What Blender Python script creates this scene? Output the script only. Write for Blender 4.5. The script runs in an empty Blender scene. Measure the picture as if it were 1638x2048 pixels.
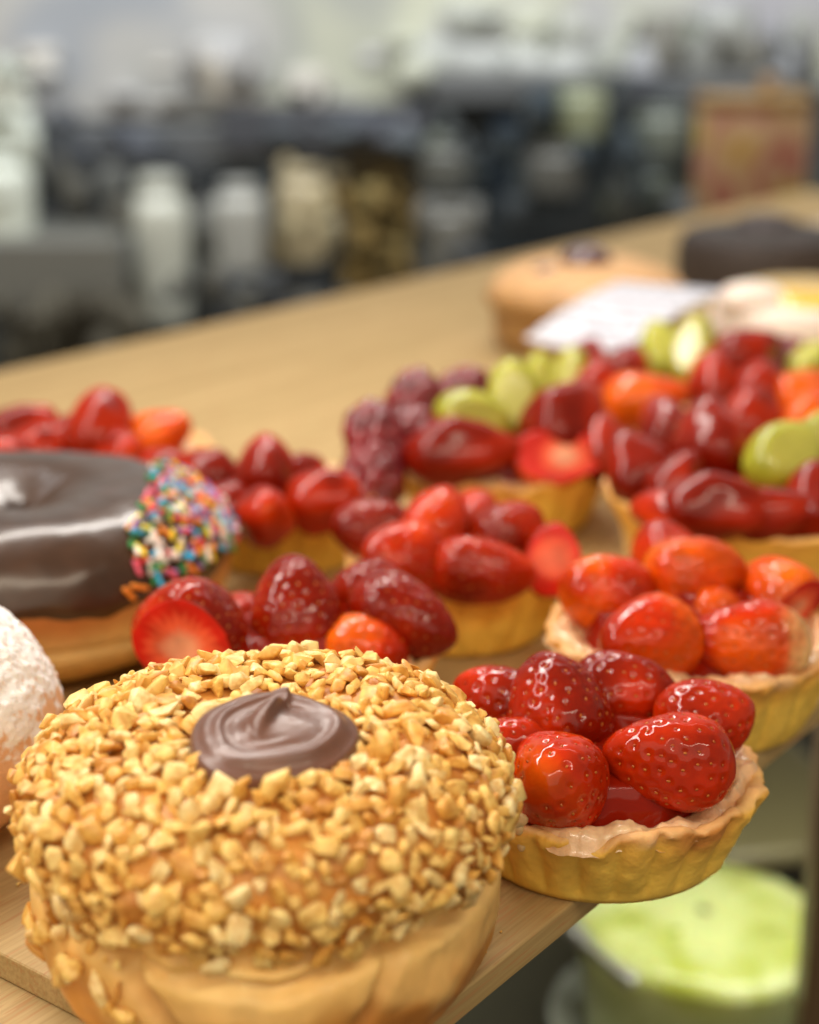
import bpy, math, random
import numpy as np
from mathutils import Vector, Matrix, Quaternion
# ------------------------------------------------------------------ scene, camera, light
# 1 Blender unit = 1 cm
S = bpy.context.scene
S.unit_settings.system = 'METRIC'; S.unit_settings.scale_length = 0.01
COL = S.collection
CAM_H, PITCH, FPX, CX, CY = 16.5, math.radians(17.6), 3300.0, 819.0, 1024.0
cam_d = bpy.data.cameras.new('camera'); cam = bpy.data.objects.new('camera', cam_d); COL.objects.link(cam)
cam.location = (0, 0, CAM_H); cam.rotation_euler = (math.pi/2-PITCH, 0, 0)
cam_d.sensor_fit = 'VERTICAL'; cam_d.sensor_height = 36; cam_d.lens = 36*FPX/2048
cam_d.clip_start = 1; cam_d.clip_end = 3000
cam_d.dof.use_dof = True; cam_d.dof.focus_distance = 29.8
cam_d.dof.aperture_fstop = 0.089          # units are cm: an aperture about 5 mm wide
cam_d.dof.aperture_blades = 0
S.camera = cam
S.render.engine = 'CYCLES'
S.cycles.use_denoising = True
S.cycles.max_bounces = 8; S.cycles.transparent_max_bounces = 12
S.cycles.sample_clamp_indirect = 6
S.render.resolution_x = 819; S.render.resolution_y = 1024
S.view_settings.view_transform = 'Standard'; S.view_settings.look = 'None'
S.view_settings.gamma = 1; S.view_settings.exposure = 0.0
W = bpy.data.worlds.new('World'); S.world = W; W.use_nodes = True
bg = W.node_tree.nodes['Background']; bg.inputs['Color'].default_value = (1.0, .83, .62, 1); bg.inputs['Strength'].default_value = 0.36

def area(name, loc, target, sx, sy, power, col, axis=None):
    d = bpy.data.lights.new(name, 'AREA'); d.shape = 'RECTANGLE'; d.size = sx; d.size_y = sy
    d.energy = power; d.color = col
    o = bpy.data.objects.new(name, d); COL.objects.link(o); o.location = loc
    q = (Vector(target)-Vector(loc)).to_track_quat('-Z', 'Y')
    if axis:
        z = (Vector(loc)-Vector(target)).normalized(); x = Vector(axis); x = (x-z*x.dot(z)).normalized()
        q = Matrix((x, z.cross(x), z)).transposed().to_quaternion()
    o.rotation_mode = 'QUATERNION'; o.rotation_quaternion = q
    return o
area('display_strip_lamp', (-18, 48, 41), (-2, 34, 2), 84, 4, 35000, (1, .94, .86), (.6, .8, 0))
area('front_fill_light', (12, -4, 50), (0, 31, 2), 60, 3, 13000, (1, .86, .66))  # warm fill added from the camera side for the front faces
area('room_fill_light', (-20, -80, 90), (0, 30, 0), 260, 120, 100000, (1, .86, .66))  # broad soft fill added behind the camera, not a known fixture
area('shop_fill_light', (0, 190, 175), (0, 330, 20), 300, 100, 640000, (.92, .97, 1))  # unseen source added to brighten the shop behind
area('lower_shelf_fill', (16, 54, -3), (17, 60, -26), 30, 3, 6500, (1, 1, .88))  # added under the board to brighten the lime cake

def at(px, py, Y):
    """world point seen at a picture position, at distance Y in front of the camera"""
    a = PITCH+math.atan((py-CY)/FPX)
    z = CAM_H-Y*math.tan(a)
    dep = Y*math.cos(PITCH)+(CAM_H-z)*math.sin(PITCH)
    return Vector(((px-CX)/FPX*dep, Y, z))
def G(px, py, z):
    a = PITCH+math.atan((py-CY)/FPX)
    return at(px, py, (CAM_H-z)/math.tan(a))

# ------------------------------------------------------------------ noise
def vnoise(p, f=1.0, seed=0):
    p = np.asarray(p, float)*f+seed*17.31+1000
    i = np.floor(p).astype(np.int64); t = p-i; t = t*t*(3-2*t)
    def h(a, b, c):
        n = (a*73856093) ^ (b*19349663) ^ (c*83492791) ^ (seed*2654435)
        n = (n ^ (n >> 13))*1274126177 & 0x7fffffff
        n = (n ^ (n >> 11))*668265263 & 0x7fffffff
        return (n & 0xffff)/32767.5-1
    x, y, z = i[..., 0], i[..., 1], i[..., 2]; r = 0
    for a in (0, 1):
        wx = t[..., 0] if a else 1-t[..., 0]
        for b in (0, 1):
            wy = t[..., 1] if b else 1-t[..., 1]
            for c in (0, 1):
                wz = t[..., 2] if c else 1-t[..., 2]
                r = r+h(x+a, y+b, z+c)*wx*wy*wz
    return r
def fbm(p, f=1.0, seed=0, o=3):
    r = 0; a = 1
    for k in range(o):
        r = r+a*vnoise(p, f*2**k, seed+k); a *= .5
    return r
def sstep(a, b, x):
    t = np.clip((x-a)/(b-a), 0, 1); return t*t*(3-2*t)
def lerp(a, b, t):
    t = np.asarray(t)[..., None]; return np.asarray(a)*(1-t)+np.asarray(b)*t

# ------------------------------------------------------------------ materials
def new_mat(name):
    m = bpy.data.materials.new(name); m.use_nodes = True
    nt = m.node_tree; return m, nt, nt.nodes['Principled BSDF']
def setp(b, **k):
    for n, v in k.items():
        s = b.inputs[n.replace('_', ' ')]
        s.default_value = tuple(v)+(1,) if (isinstance(v, tuple) and len(v) == 3 and s.type == 'RGBA') else v
def bump(nt, b, scale, strength, dist=.02, detail=4, coord='Object', stretch=None):
    n = nt.nodes.new('ShaderNodeTexNoise'); n.inputs['Scale'].default_value = scale; n.inputs['Detail'].default_value = detail
    tc = nt.nodes.new('ShaderNodeTexCoord')
    if stretch:
        mp = nt.nodes.new('ShaderNodeMapping'); mp.inputs['Scale'].default_value = stretch
        nt.links.new(tc.outputs[coord], mp.inputs[0]); nt.links.new(mp.outputs[0], n.inputs['Vector'])
    else: nt.links.new(tc.outputs[coord], n.inputs['Vector'])
    bp = nt.nodes.new('ShaderNodeBump'); bp.inputs['Strength'].default_value = strength; bp.inputs['Distance'].default_value = dist
    nt.links.new(n.outputs['Fac'], bp.inputs['Height']); nt.links.new(bp.outputs[0], b.inputs['Normal'])
    return n, bp
def attr_mat(name, rough=.5, coat=0, coat_rough=.05, sss=0, rad=(1, .3, .15), sscale=.2, bscale=0, bstr=.3, bdist=.02, mottle=0, mscale=3, spec=.5, trans=0):
    """colour comes from the mesh's own colour attribute, mottled by noise"""
    m, nt, b = new_mat(name)
    a = nt.nodes.new('ShaderNodeAttribute'); a.attribute_name = 'Col'; out = a.outputs['Color']
    if mottle:
        n = nt.nodes.new('ShaderNodeTexNoise'); n.inputs['Scale'].default_value = mscale; n.inputs['Detail'].default_value = 6
        tc = nt.nodes.new('ShaderNodeTexCoord'); nt.links.new(tc.outputs['Object'], n.inputs['Vector'])
        mr = nt.nodes.new('ShaderNodeMapRange'); mr.inputs['From Min'].default_value = .3; mr.inputs['From Max'].default_value = .7
        mr.inputs['To Min'].default_value = 1-mottle; mr.inputs['To Max'].default_value = 1+mottle*.6
        nt.links.new(n.outputs['Fac'], mr.inputs[0])
        mx = nt.nodes.new('ShaderNodeVectorMath'); mx.operation = 'SCALE'
        nt.links.new(out, mx.inputs[0]); nt.links.new(mr.outputs[0], mx.inputs['Scale']); out = mx.outputs[0]
    nt.links.new(out, b.inputs['Base Color'])
    setp(b, Roughness=rough, Coat_Weight=coat, Coat_Roughness=coat_rough, Subsurface_Weight=sss, Subsurface_Radius=rad, Subsurface_Scale=sscale, Specular_IOR_Level=spec)
    if bscale: bump(nt, b, bscale, bstr, bdist)
    return m
def plain(name, col, rough=.5, metal=0, coat=0, bscale=0, bstr=.2, bdist=.02, var=0, vscale=2, **k):
    m, nt, b = new_mat(name); setp(b, Base_Color=col, Roughness=rough, Metallic=metal, Coat_Weight=coat, **k)
    if bscale: bump(nt, b, bscale, bstr, bdist)
    if var:
        n = nt.nodes.new('ShaderNodeTexNoise'); n.inputs['Scale'].default_value = vscale; n.inputs['Detail'].default_value = 5
        tc = nt.nodes.new('ShaderNodeTexCoord'); nt.links.new(tc.outputs['Object'], n.inputs['Vector'])
        r = nt.nodes.new('ShaderNodeValToRGB'); r.color_ramp.elements[0].position = .35; r.color_ramp.elements[1].position = .65
        r.color_ramp.elements[0].color = tuple(c*(1-var) for c in col)+(1,); r.color_ramp.elements[1].color = tuple(min(1, c*(1+var)) for c in col)+(1,)
        nt.links.new(n.outputs['Fac'], r.inputs[0]); nt.links.new(r.outputs[0], b.inputs['Base Color'])
    return m
def wood_mat(name, c0, c1, pore):
    m, nt, b = new_mat(name); N = nt.nodes; L = nt.links
    tc = N.new('ShaderNodeTexCoord')
    def noise(sc, st, det=4, dist=0):
        mp = N.new('ShaderNodeMapping'); mp.inputs['Scale'].default_value = st; L.new(tc.outputs['Object'], mp.inputs[0])
        n = N.new('ShaderNodeTexNoise'); n.inputs['Scale'].default_value = sc; n.inputs['Detail'].default_value = det; n.inputs['Distortion'].default_value = dist
        L.new(mp.outputs[0], n.inputs['Vector']); return n.outputs['Fac']
    def ramp(f, p0, p1, a, bb):
        r = N.new('ShaderNodeValToRGB'); r.color_ramp.elements[0].position = p0; r.color_ramp.elements[1].position = p1
        r.color_ramp.elements[0].color = a+(1,); r.color_ramp.elements[1].color = bb+(1,); L.new(f, r.inputs[0]); return r.outputs[0]
    base = ramp(noise(1.0, (.05, .9, .9), 5, .6), .35, .65, c0, c1)
    fine = ramp(noise(1.0, (.35, 14, 14), 4), .30, .62, (.80, .76, .70), (1, 1, 1))
    mx = N.new('ShaderNodeMix'); mx.data_type = 'RGBA'; mx.blend_type = 'MULTIPLY'; mx.inputs[0].default_value = 1
    L.new(base, mx.inputs[6]); L.new(fine, mx.inputs[7])
    por = ramp(noise(1.0, (.9, 13, 13), 2), .36, .43, (1, 1, 1), (0, 0, 0))
    m2 = N.new('ShaderNodeMix'); m2.data_type = 'RGBA'; L.new(por, m2.inputs[0]); L.new(mx.outputs[2], m2.inputs[6]); m2.inputs[7].default_value = pore+(1,)
    L.new(m2.outputs[2], b.inputs['Base Color']); setp(b, Roughness=.62, Specular_IOR_Level=.3)
    bp = N.new('ShaderNodeBump'); bp.inputs['Strength'].default_value = .25; bp.inputs['Distance'].default_value = .02
    L.new(noise(1.0, (.6, 15, 15), 4), bp.inputs['Height']); L.new(bp.outputs[0], b.inputs['Normal'])
    return m

M = {}
M['wood'] = wood_mat('board_wood', (.42, .295, .125), (.53, .375, .175), (.42, .24, .10))
M['berry'] = attr_mat('strawberry_skin', rough=.35, coat=1, coat_rough=.0, sss=.3, rad=(1, .12, .03), sscale=.22, mottle=.30, mscale=1.3, spec=0)
M['berry'].node_tree.nodes['Principled BSDF'].inputs['Coat IOR'].default_value = 1.36
M['berry_soft'] = attr_mat('soft_berry_skin', rough=.4, coat=.7, coat_rough=.12, sss=.3, rad=(1, .15, .05), sscale=.3, mottle=.30, mscale=1.1, spec=.05)
M['berry_soft'].node_tree.nodes['Principled BSDF'].inputs['Coat IOR'].default_value = 1.4
M['raspberry'] = attr_mat('raspberry_skin', rough=.25, coat=.6, coat_rough=.08, sss=.2, rad=(1, .1, .1), sscale=.15)
M['seed'] = attr_mat('seed', rough=.35, coat=.25, coat_rough=.1, spec=.2)
M['shell'] = attr_mat('tart_pastry', rough=.62, sss=.12, rad=(1, .5, .2), sscale=.15, bscale=9, bstr=.4, bdist=.04, mottle=.11, mscale=3.5, spec=.3)
M['custard'] = attr_mat('baked_custard', rough=.3, coat=.6, coat_rough=.1, sss=.25, rad=(1, .5, .3), sscale=.2, bscale=7, bstr=.5, bdist=.06, mottle=.15, mscale=4)
M['dough'] = attr_mat('bun_dough', rough=.5, coat=.12, coat_rough=.3, sss=.15, rad=(1, .5, .25), sscale=.25, bscale=14, bstr=.25, bdist=.03, mottle=.14, mscale=1.6, spec=.4)
M['chocglaze'] = attr_mat('dark_chocolate_glaze', rough=.4, coat=.8, coat_rough=.20, spec=.15, bscale=2.2, bstr=.38, bdist=.05, mottle=.2, mscale=2)
M['choc'] = plain('chocolate_cream', (.155, .068, .046), rough=.38, coat=.08, var=.1, bscale=10, bstr=.08, Subsurface_Weight=.1, Subsurface_Scale=.1)
M['sugar'] = attr_mat('powdered_sugar', rough=.9, bscale=22, bstr=.5, bdist=.04, mottle=.05, mscale=8, sss=.1, sscale=.1)
M['grape'] = attr_mat('grape_flesh', rough=.4, coat=.8, coat_rough=.10, spec=.1, sss=.4, rad=(.7, 1, .2), sscale=.4, mottle=.2, mscale=1.5)
# chopped nuts: three tones mixed per piece plus toasted patches
m, nt, b = new_mat('chopped_peanut'); N = nt.nodes; L = nt.links
oi = N.new('ShaderNodeObjectInfo'); at_ = N.new('ShaderNodeAttribute'); at_.attribute_name = 'tone'
ad = N.new('ShaderNodeMath'); ad.operation = 'ADD'; L.new(oi.outputs['Random'], ad.inputs[0]); L.new(at_.outputs['Fac'], ad.inputs[1])
fr = N.new('ShaderNodeMath'); fr.operation = 'FRACT'; L.new(ad.outputs[0], fr.inputs[0])
rp = N.new('ShaderNodeValToRGB'); cr = rp.color_ramp
for pos, c in ((0, (.60, .27, .05)), (.10, (.82, .46, .10)), (.35, (.90, .59, .16)), (.68, (.93, .68, .235)), (.92, (.95, .77, .38))):
    e = cr.elements[0] if pos == 0 else (cr.elements[1] if pos == .10 else cr.elements.new(pos))
    e.position = pos; e.color = c+(1,)
L.new(fr.outputs[0], rp.inputs[0])
tc = N.new('ShaderNodeTexCoord'); nn = N.new('ShaderNodeTexNoise'); nn.inputs['Scale'].default_value = 3.5; nn.inputs['Detail'].default_value = 5
L.new(tc.outputs['Object'], nn.inputs['Vector'])
r2 = N.new('ShaderNodeValToRGB'); r2.color_ramp.elements[0].position = .36; r2.color_ramp.elements[1].position = .60
r2.color_ramp.elements[0].color = (.74, .55, .34, 1); r2.color_ramp.elements[1].color = (1, 1, 1, 1); L.new(nn.outputs['Fac'], r2.inputs[0])
mx = N.new('ShaderNodeMix'); mx.data_type = 'RGBA'; mx.blend_type = 'MULTIPLY'; mx.inputs[0].default_value = 1
L.new(rp.outputs[0], mx.inputs[6]); L.new(r2.outputs[0], mx.inputs[7]); L.new(mx.outputs[2], b.inputs['Base Color'])
setp(b, Roughness=.42, Subsurface_Weight=.12, Subsurface_Radius=(1, .5, .2), Subsurface_Scale=.06)
bump(nt, b, 12, .25, .03); M['nut'] = m
# clear red gel
m, nt, b = new_mat('clear_red_gel'); N = nt.nodes; L = nt.links
setp(b, Base_Color=(.30, .012, .002), Roughness=.25, Coat_Weight=1, Coat_Roughness=.01, Coat_IOR=1.38, Specular_IOR_Level=0)
tr = N.new('ShaderNodeBsdfTransparent'); tr.inputs[0].default_value = (.80, .16, .06, 1)
mxs = N.new('ShaderNodeMixShader'); mxs.inputs[0].default_value = .80
L.new(tr.outputs[0], mxs.inputs[1]); L.new(b.outputs[0], mxs.inputs[2]); L.new(mxs.outputs[0], N['Material Output'].inputs['Surface'])
bump(nt, b, 2.5, .10, .05, 2); M['gel'] = m

# ------------------------------------------------------------------ object helpers
def tag(o, label=None, cat=None, group=None, kind=None):
    if label: o['label'] = label
    if cat: o['category'] = cat
    if group: o['group'] = group
    if kind: o['kind'] = kind
    return o
def empty(name, loc, label, cat, group=None):
    o = bpy.data.objects.new(name, None); COL.objects.link(o); o.location = loc; o.empty_display_size = 1
    return tag(o, label, cat, group)
def link(name, me, parent=None, loc=(0, 0, 0)):
    o = bpy.data.objects.new(name, me); COL.objects.link(o); o.parent = parent; o.location = loc; return o
def mesh(name, v, f, mat=None, col=None, smooth=True, tone=None):
    me = bpy.data.meshes.new(name)
    v = np.asarray(v, float)
    me.from_pydata(v.tolist(), [], f if isinstance(f, list) else f.tolist())
    if smooth: me.polygons.foreach_set('use_smooth', [True]*len(me.polygons))
    if col is not None:
        a = me.color_attributes.new('Col', 'FLOAT_COLOR', 'POINT')
        c = np.ones((len(v), 4)); c[:, :3] = np.clip(col, 0, 1); a.data.foreach_set('color', c.ravel())
    if tone is not None:
        a = me.attributes.new('tone', 'FLOAT', 'POINT'); a.data.foreach_set('value', tone)
    if mat: me.materials.append(mat)
    me.update(); return me
def grid_faces(nu, nv, closed=True):
    """nv rows of nu points"""
    i = np.arange(nu if closed else nu-1); j = np.arange(nv-1)
    I, J = np.meshgrid(i, j); I2 = (I+1) % nu
    return np.stack([J*nu+I, J*nu+I2, (J+1)*nu+I2, (J+1)*nu+I], -1).reshape(-1, 4)
def join(parts):
    vs, fs, cs, n = [], [], [], 0
    for p in parts:
        vs.append(p[0]); fs += [[k+n for k in q] for q in (p[1] if isinstance(p[1], list) else p[1].tolist())]
        if len(p) > 2: cs.append(p[2])
        n += len(p[0])
    return np.concatenate(vs), fs, (np.concatenate(cs) if cs else None)
def ellipsoid(c, r, nu=10, nv=7, R=None):
    t = np.linspace(.001, math.pi-.001, nv); a = np.arange(nu)*2*math.pi/nu
    T, A = np.meshgrid(t, a, indexing='ij')
    p = np.stack([np.sin(T)*np.cos(A)*r[0], np.sin(T)*np.sin(A)*r[1], np.cos(T)*r[2]], -1).reshape(-1, 3)
    if R is not None: p = p@np.asarray(R).T
    return p+np.asarray(c), grid_faces(nu, nv)
def frame(az, el, side=None):
    """rotation whose local z is the given direction; local x as close to side as can be"""
    a, e = math.radians(az), math.radians(el)
    z = Vector((math.cos(a)*math.cos(e), math.sin(a)*math.cos(e), math.sin(e)))
    s = Vector(side) if side else Vector((0, 0, 1.0))
    if abs(s.normalized().dot(z)) > .98: s = Vector((1, 0, .1))
    x = (s-z*s.dot(z)).normalized(); y = z.cross(x)
    return Matrix((x, y, z)).transposed()
def bx(x0, x1, y0, y1, z0, z1, bev=.0):
    import bmesh
    bm = bmesh.new(); bmesh.ops.create_cube(bm, size=1)
    for v in bm.verts: v.co = Vector(((x0+x1)/2+v.co.x*(x1-x0), (y0+y1)/2+v.co.y*(y1-y0), (z0+z1)/2+v.co.z*(z1-z0)))
    if bev: bmesh.ops.bevel(bm, geom=bm.edges[:], offset=bev, segments=3, affect='EDGES', profile=.6)
    return bm
def bm_obj(name, bm, mat, parent=None, smooth=False):
    me = bpy.data.meshes.new(name); bm.to_mesh(me); bm.free(); me.materials.append(mat)
    if smooth: me.polygons.foreach_set('use_smooth', [True]*len(me.polygons))
    return link(name, me, parent)
def lathe(name, prof, mat, parent=None, n=40, col=None):
    prof = np.array(prof, float); a = np.arange(n)*2*math.pi/n
    p = np.stack([prof[:, 0][:, None]*np.cos(a), prof[:, 0][:, None]*np.sin(a), prof[:, 1][:, None]+0*a], -1).reshape(-1, 3)
    f = grid_faces(n, len(prof)).tolist()
    if prof[0, 0] > 0: f.append(list(range(n))[::-1])
    if prof[-1, 0] > 0: f.append([(len(prof)-1)*n+k for k in range(n)])
    c = None if col is None else np.tile(col, (len(p), 1))
    return link(name, mesh(name, p, f, mat, c), parent)

# ------------------------------------------------------------------ strawberries
DEEP, RED, ORANGE, CREAM = np.array((.21, .008, .001)), np.array((.52, .026, .002)), np.array((.82, .135, .004)), np.array((.85, .55, .22))
def berry(L, Wd, hi, seed, warm=.3, cut=None, off=.3, pale_end=0., cutpale=1.0):
    """mesh data of a strawberry, tip along +z. cut: local normal of a knife cut, off: its distance from the centre"""
    rs = np.random.RandomState(seed)
    nu, nv = (132, 78) if hi else (48, 30)
    t = np.linspace(0.004, .996, nv); x = -np.cos(math.pi*t); a = np.arange(nu)*2*math.pi/nu
    def rad(x): return Wd/2*np.sqrt(np.maximum(1-np.abs(x)**2.5, 0))*(1.07-.48*((x+1)/2)**1.6)
    X, A = np.meshgrid(x, a, indexing='ij'); R = rad(X)
    flat = 1+.06*np.cos(2*A+rs.rand()*6)
    P = np.stack([R*np.cos(A)*flat, R*np.sin(A)/flat, X*L/2], -1).reshape(-1, 3)
    P += P/np.linalg.norm(P, axis=1)[:, None]*((.06 if hi else .13)*fbm(P, .9, seed, 2)+.008*fbm(P, 3.2, seed+1, 2))[:, None]
    d = P/np.linalg.norm(P*np.array((1, 1, .8)), axis=1)[:, None]
    sp = []
    nrow = max(4, int(L/.27))
    for i in range(nrow):
        xx = -.86+1.74*(i+.5)/nrow; r = rad(xx); n = max(3, int(2*math.pi*r/.36))
        for k in range(n):
            an = (k+.5*(i % 2)+.28*rs.randn()*.5)/n*2*math.pi; xj = xx+rs.randn()*.02
            sp.append((rad(xj)*math.cos(an), rad(xj)*math.sin(an), xj*L/2))
    sp = np.array(sp)
    # snap the seeds to the lumpy surface
    near = np.array([np.argmin(((P-s)**2).sum(1)) for s in sp]); sp = P[near].copy()
    if hi:
        for s, nn in zip(sp, near):
            q = ((P-s)**2).sum(1); w = .028*np.exp(-q/.0050)-.006*np.exp(-(np.sqrt(q)-.14)**2/.003)
            P -= d*w[:, None]
    w = np.clip(warm+.5*fbm(P, .7, seed+5, 2), 0, 1)
    col = np.where((w < .5)[:, None], lerp(DEEP, RED, np.clip(w*2, 0, 1)), lerp(RED, ORANGE, np.clip(w*2-1, 0, 1)))
    zz = P[:, 2]/(L/2)
    if pale_end: col = lerp(col, CREAM, sstep(-.35, -.95, zz+.15*fbm(P, 2.5, seed+9, 2))*pale_end)[...]if False else col*(1-(pe := sstep(-.35, -.95, zz+.15*fbm(P, 2.5, seed+9, 2))*pale_end))[:, None]+CREAM*pe[:, None]
    keep = np.ones(len(sp), bool)
    if cut is not None:
        c = np.array(cut, float); c /= np.linalg.norm(c)
        h = P@c; m = h > off
        P[m] -= c*(h[m]-off)[:, None]
        rim = np.abs(P-c*off).max() if m.any() else 1
        u = P-c*off; rho = np.linalg.norm(u, axis=1)/(Wd/2*.93)
        e1 = np.cross(c, (.3, .5, .8)); e1 /= np.linalg.norm(e1); e2 = np.cross(c, e1)
        ang = np.arctan2(u@e2, u@e1)
        ray = .5+.5*np.cos(ang*23+3*vnoise(np.stack([ang, rho*2, rho], -1), 1.5, seed))
        k = np.clip(rho+.10*ray*sstep(.1, .6, rho)+.10*vnoise(P, 3, seed+3), 0, 1.2)
        cc = np.array((.66, .022, .012))*np.ones((len(P), 1)); pl = np.array((.93, .42, .25)); mid = np.array((.86, .13, .055))
        s1 = sstep(.88, .55, k)[:, None]; s2 = sstep(.55, .18, k)[:, None]*cutpale
        cc = cc*(1-s1)+mid*s1; cc = cc*(1-s2)+pl*s2
        col[m] = cc[m]; keep = (sp@c) < off-.03
    body = (P, grid_faces(nu, nv).tolist()+[list(range(nu))[::-1], [(nv-1)*nu+k for k in range(nu)]], col)
    parts = []
    for s, nn in zip(sp[keep], near[keep]):
        if not hi: continue
        n = d[nn]; ax = Vector((0, 0, 1))-Vector(n)*n[2]
        if ax.length < .05: continue
        ax.normalize(); y = Vector(n).cross(ax)
        Rm = np.array([ax, y, n]).T
        pos = P[nn]+n*.006
        v, f = ellipsoid(pos, (.044, .026, .016), 8, 6, Rm)
        g = rs.rand(); parts.append((v, f, np.tile(lerp((.50, .16, .025), (.36, .04, .008), g), (len(v), 1))))
    return body, (join(parts) if parts else None)

LIB = {}
def low_berry(k):
    if k not in LIB:
        warm, cut, off = [(.12, None, 0), (.38, None, 0), (.60, None, 0), (.45, (1, 0, .2), .25), (.0, None, 0)][k]
        (v, f, c), _ = berry(2.2, 1.9, False, 200+k, warm, cut, off)
        LIB[k] = mesh('strawberry', v, f, M['berry_soft'], c)
    return LIB[k]
def raspberry_mesh(k):
    key = 'r%d' % k
    if key not in LIB:
        rs = np.random.RandomState(50+k); parts = []
        for i in range(7):
            th = math.pi*(i+.6)/7.2; n = max(1, int(8*math.sin(th)))
            for j in range(n):
                a = 2*math.pi*(j+.5*(i % 2)+.1*rs.rand())/n; r = .66+.03*rs.randn()
                c = (r*math.sin(th)*math.cos(a), r*math.sin(th)*math.sin(a), 1.0*math.cos(th))
                v, f = ellipsoid(c, (.42, .42, .42), 12, 8)
                g = rs.rand(); parts.append((v, f, np.tile(lerp((.12, .003, .010), (.27, .006, .014), g), (len(v), 1))))
        v, f, c = join(parts); LIB[key] = mesh('raspberry', v, f, M['raspberry'], c)
    return LIB[key]
def grape_mesh(k):
    key = 'g%d' % k
    if key not in LIB:
        v, f = ellipsoid((0, 0, 0), (.8, .8, 1.15), 32, 20)
        v += .04*np.stack([fbm(v, 1.2, 70+k+i, 2) for i in range(3)], -1)
        m = v[:, 0] > .55; v[m, 0] = .55
        c = lerp((.30, .31, .015), (.46, .45, .04), np.clip(.5+.5*fbm(v, 1.3, 77+k, 2), 0, 1)); c[m] = (.48, .46, .08)
        LIB[key] = mesh('grape_half', v, f.tolist(), M['grape'], c)
    return LIB[key]

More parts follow.
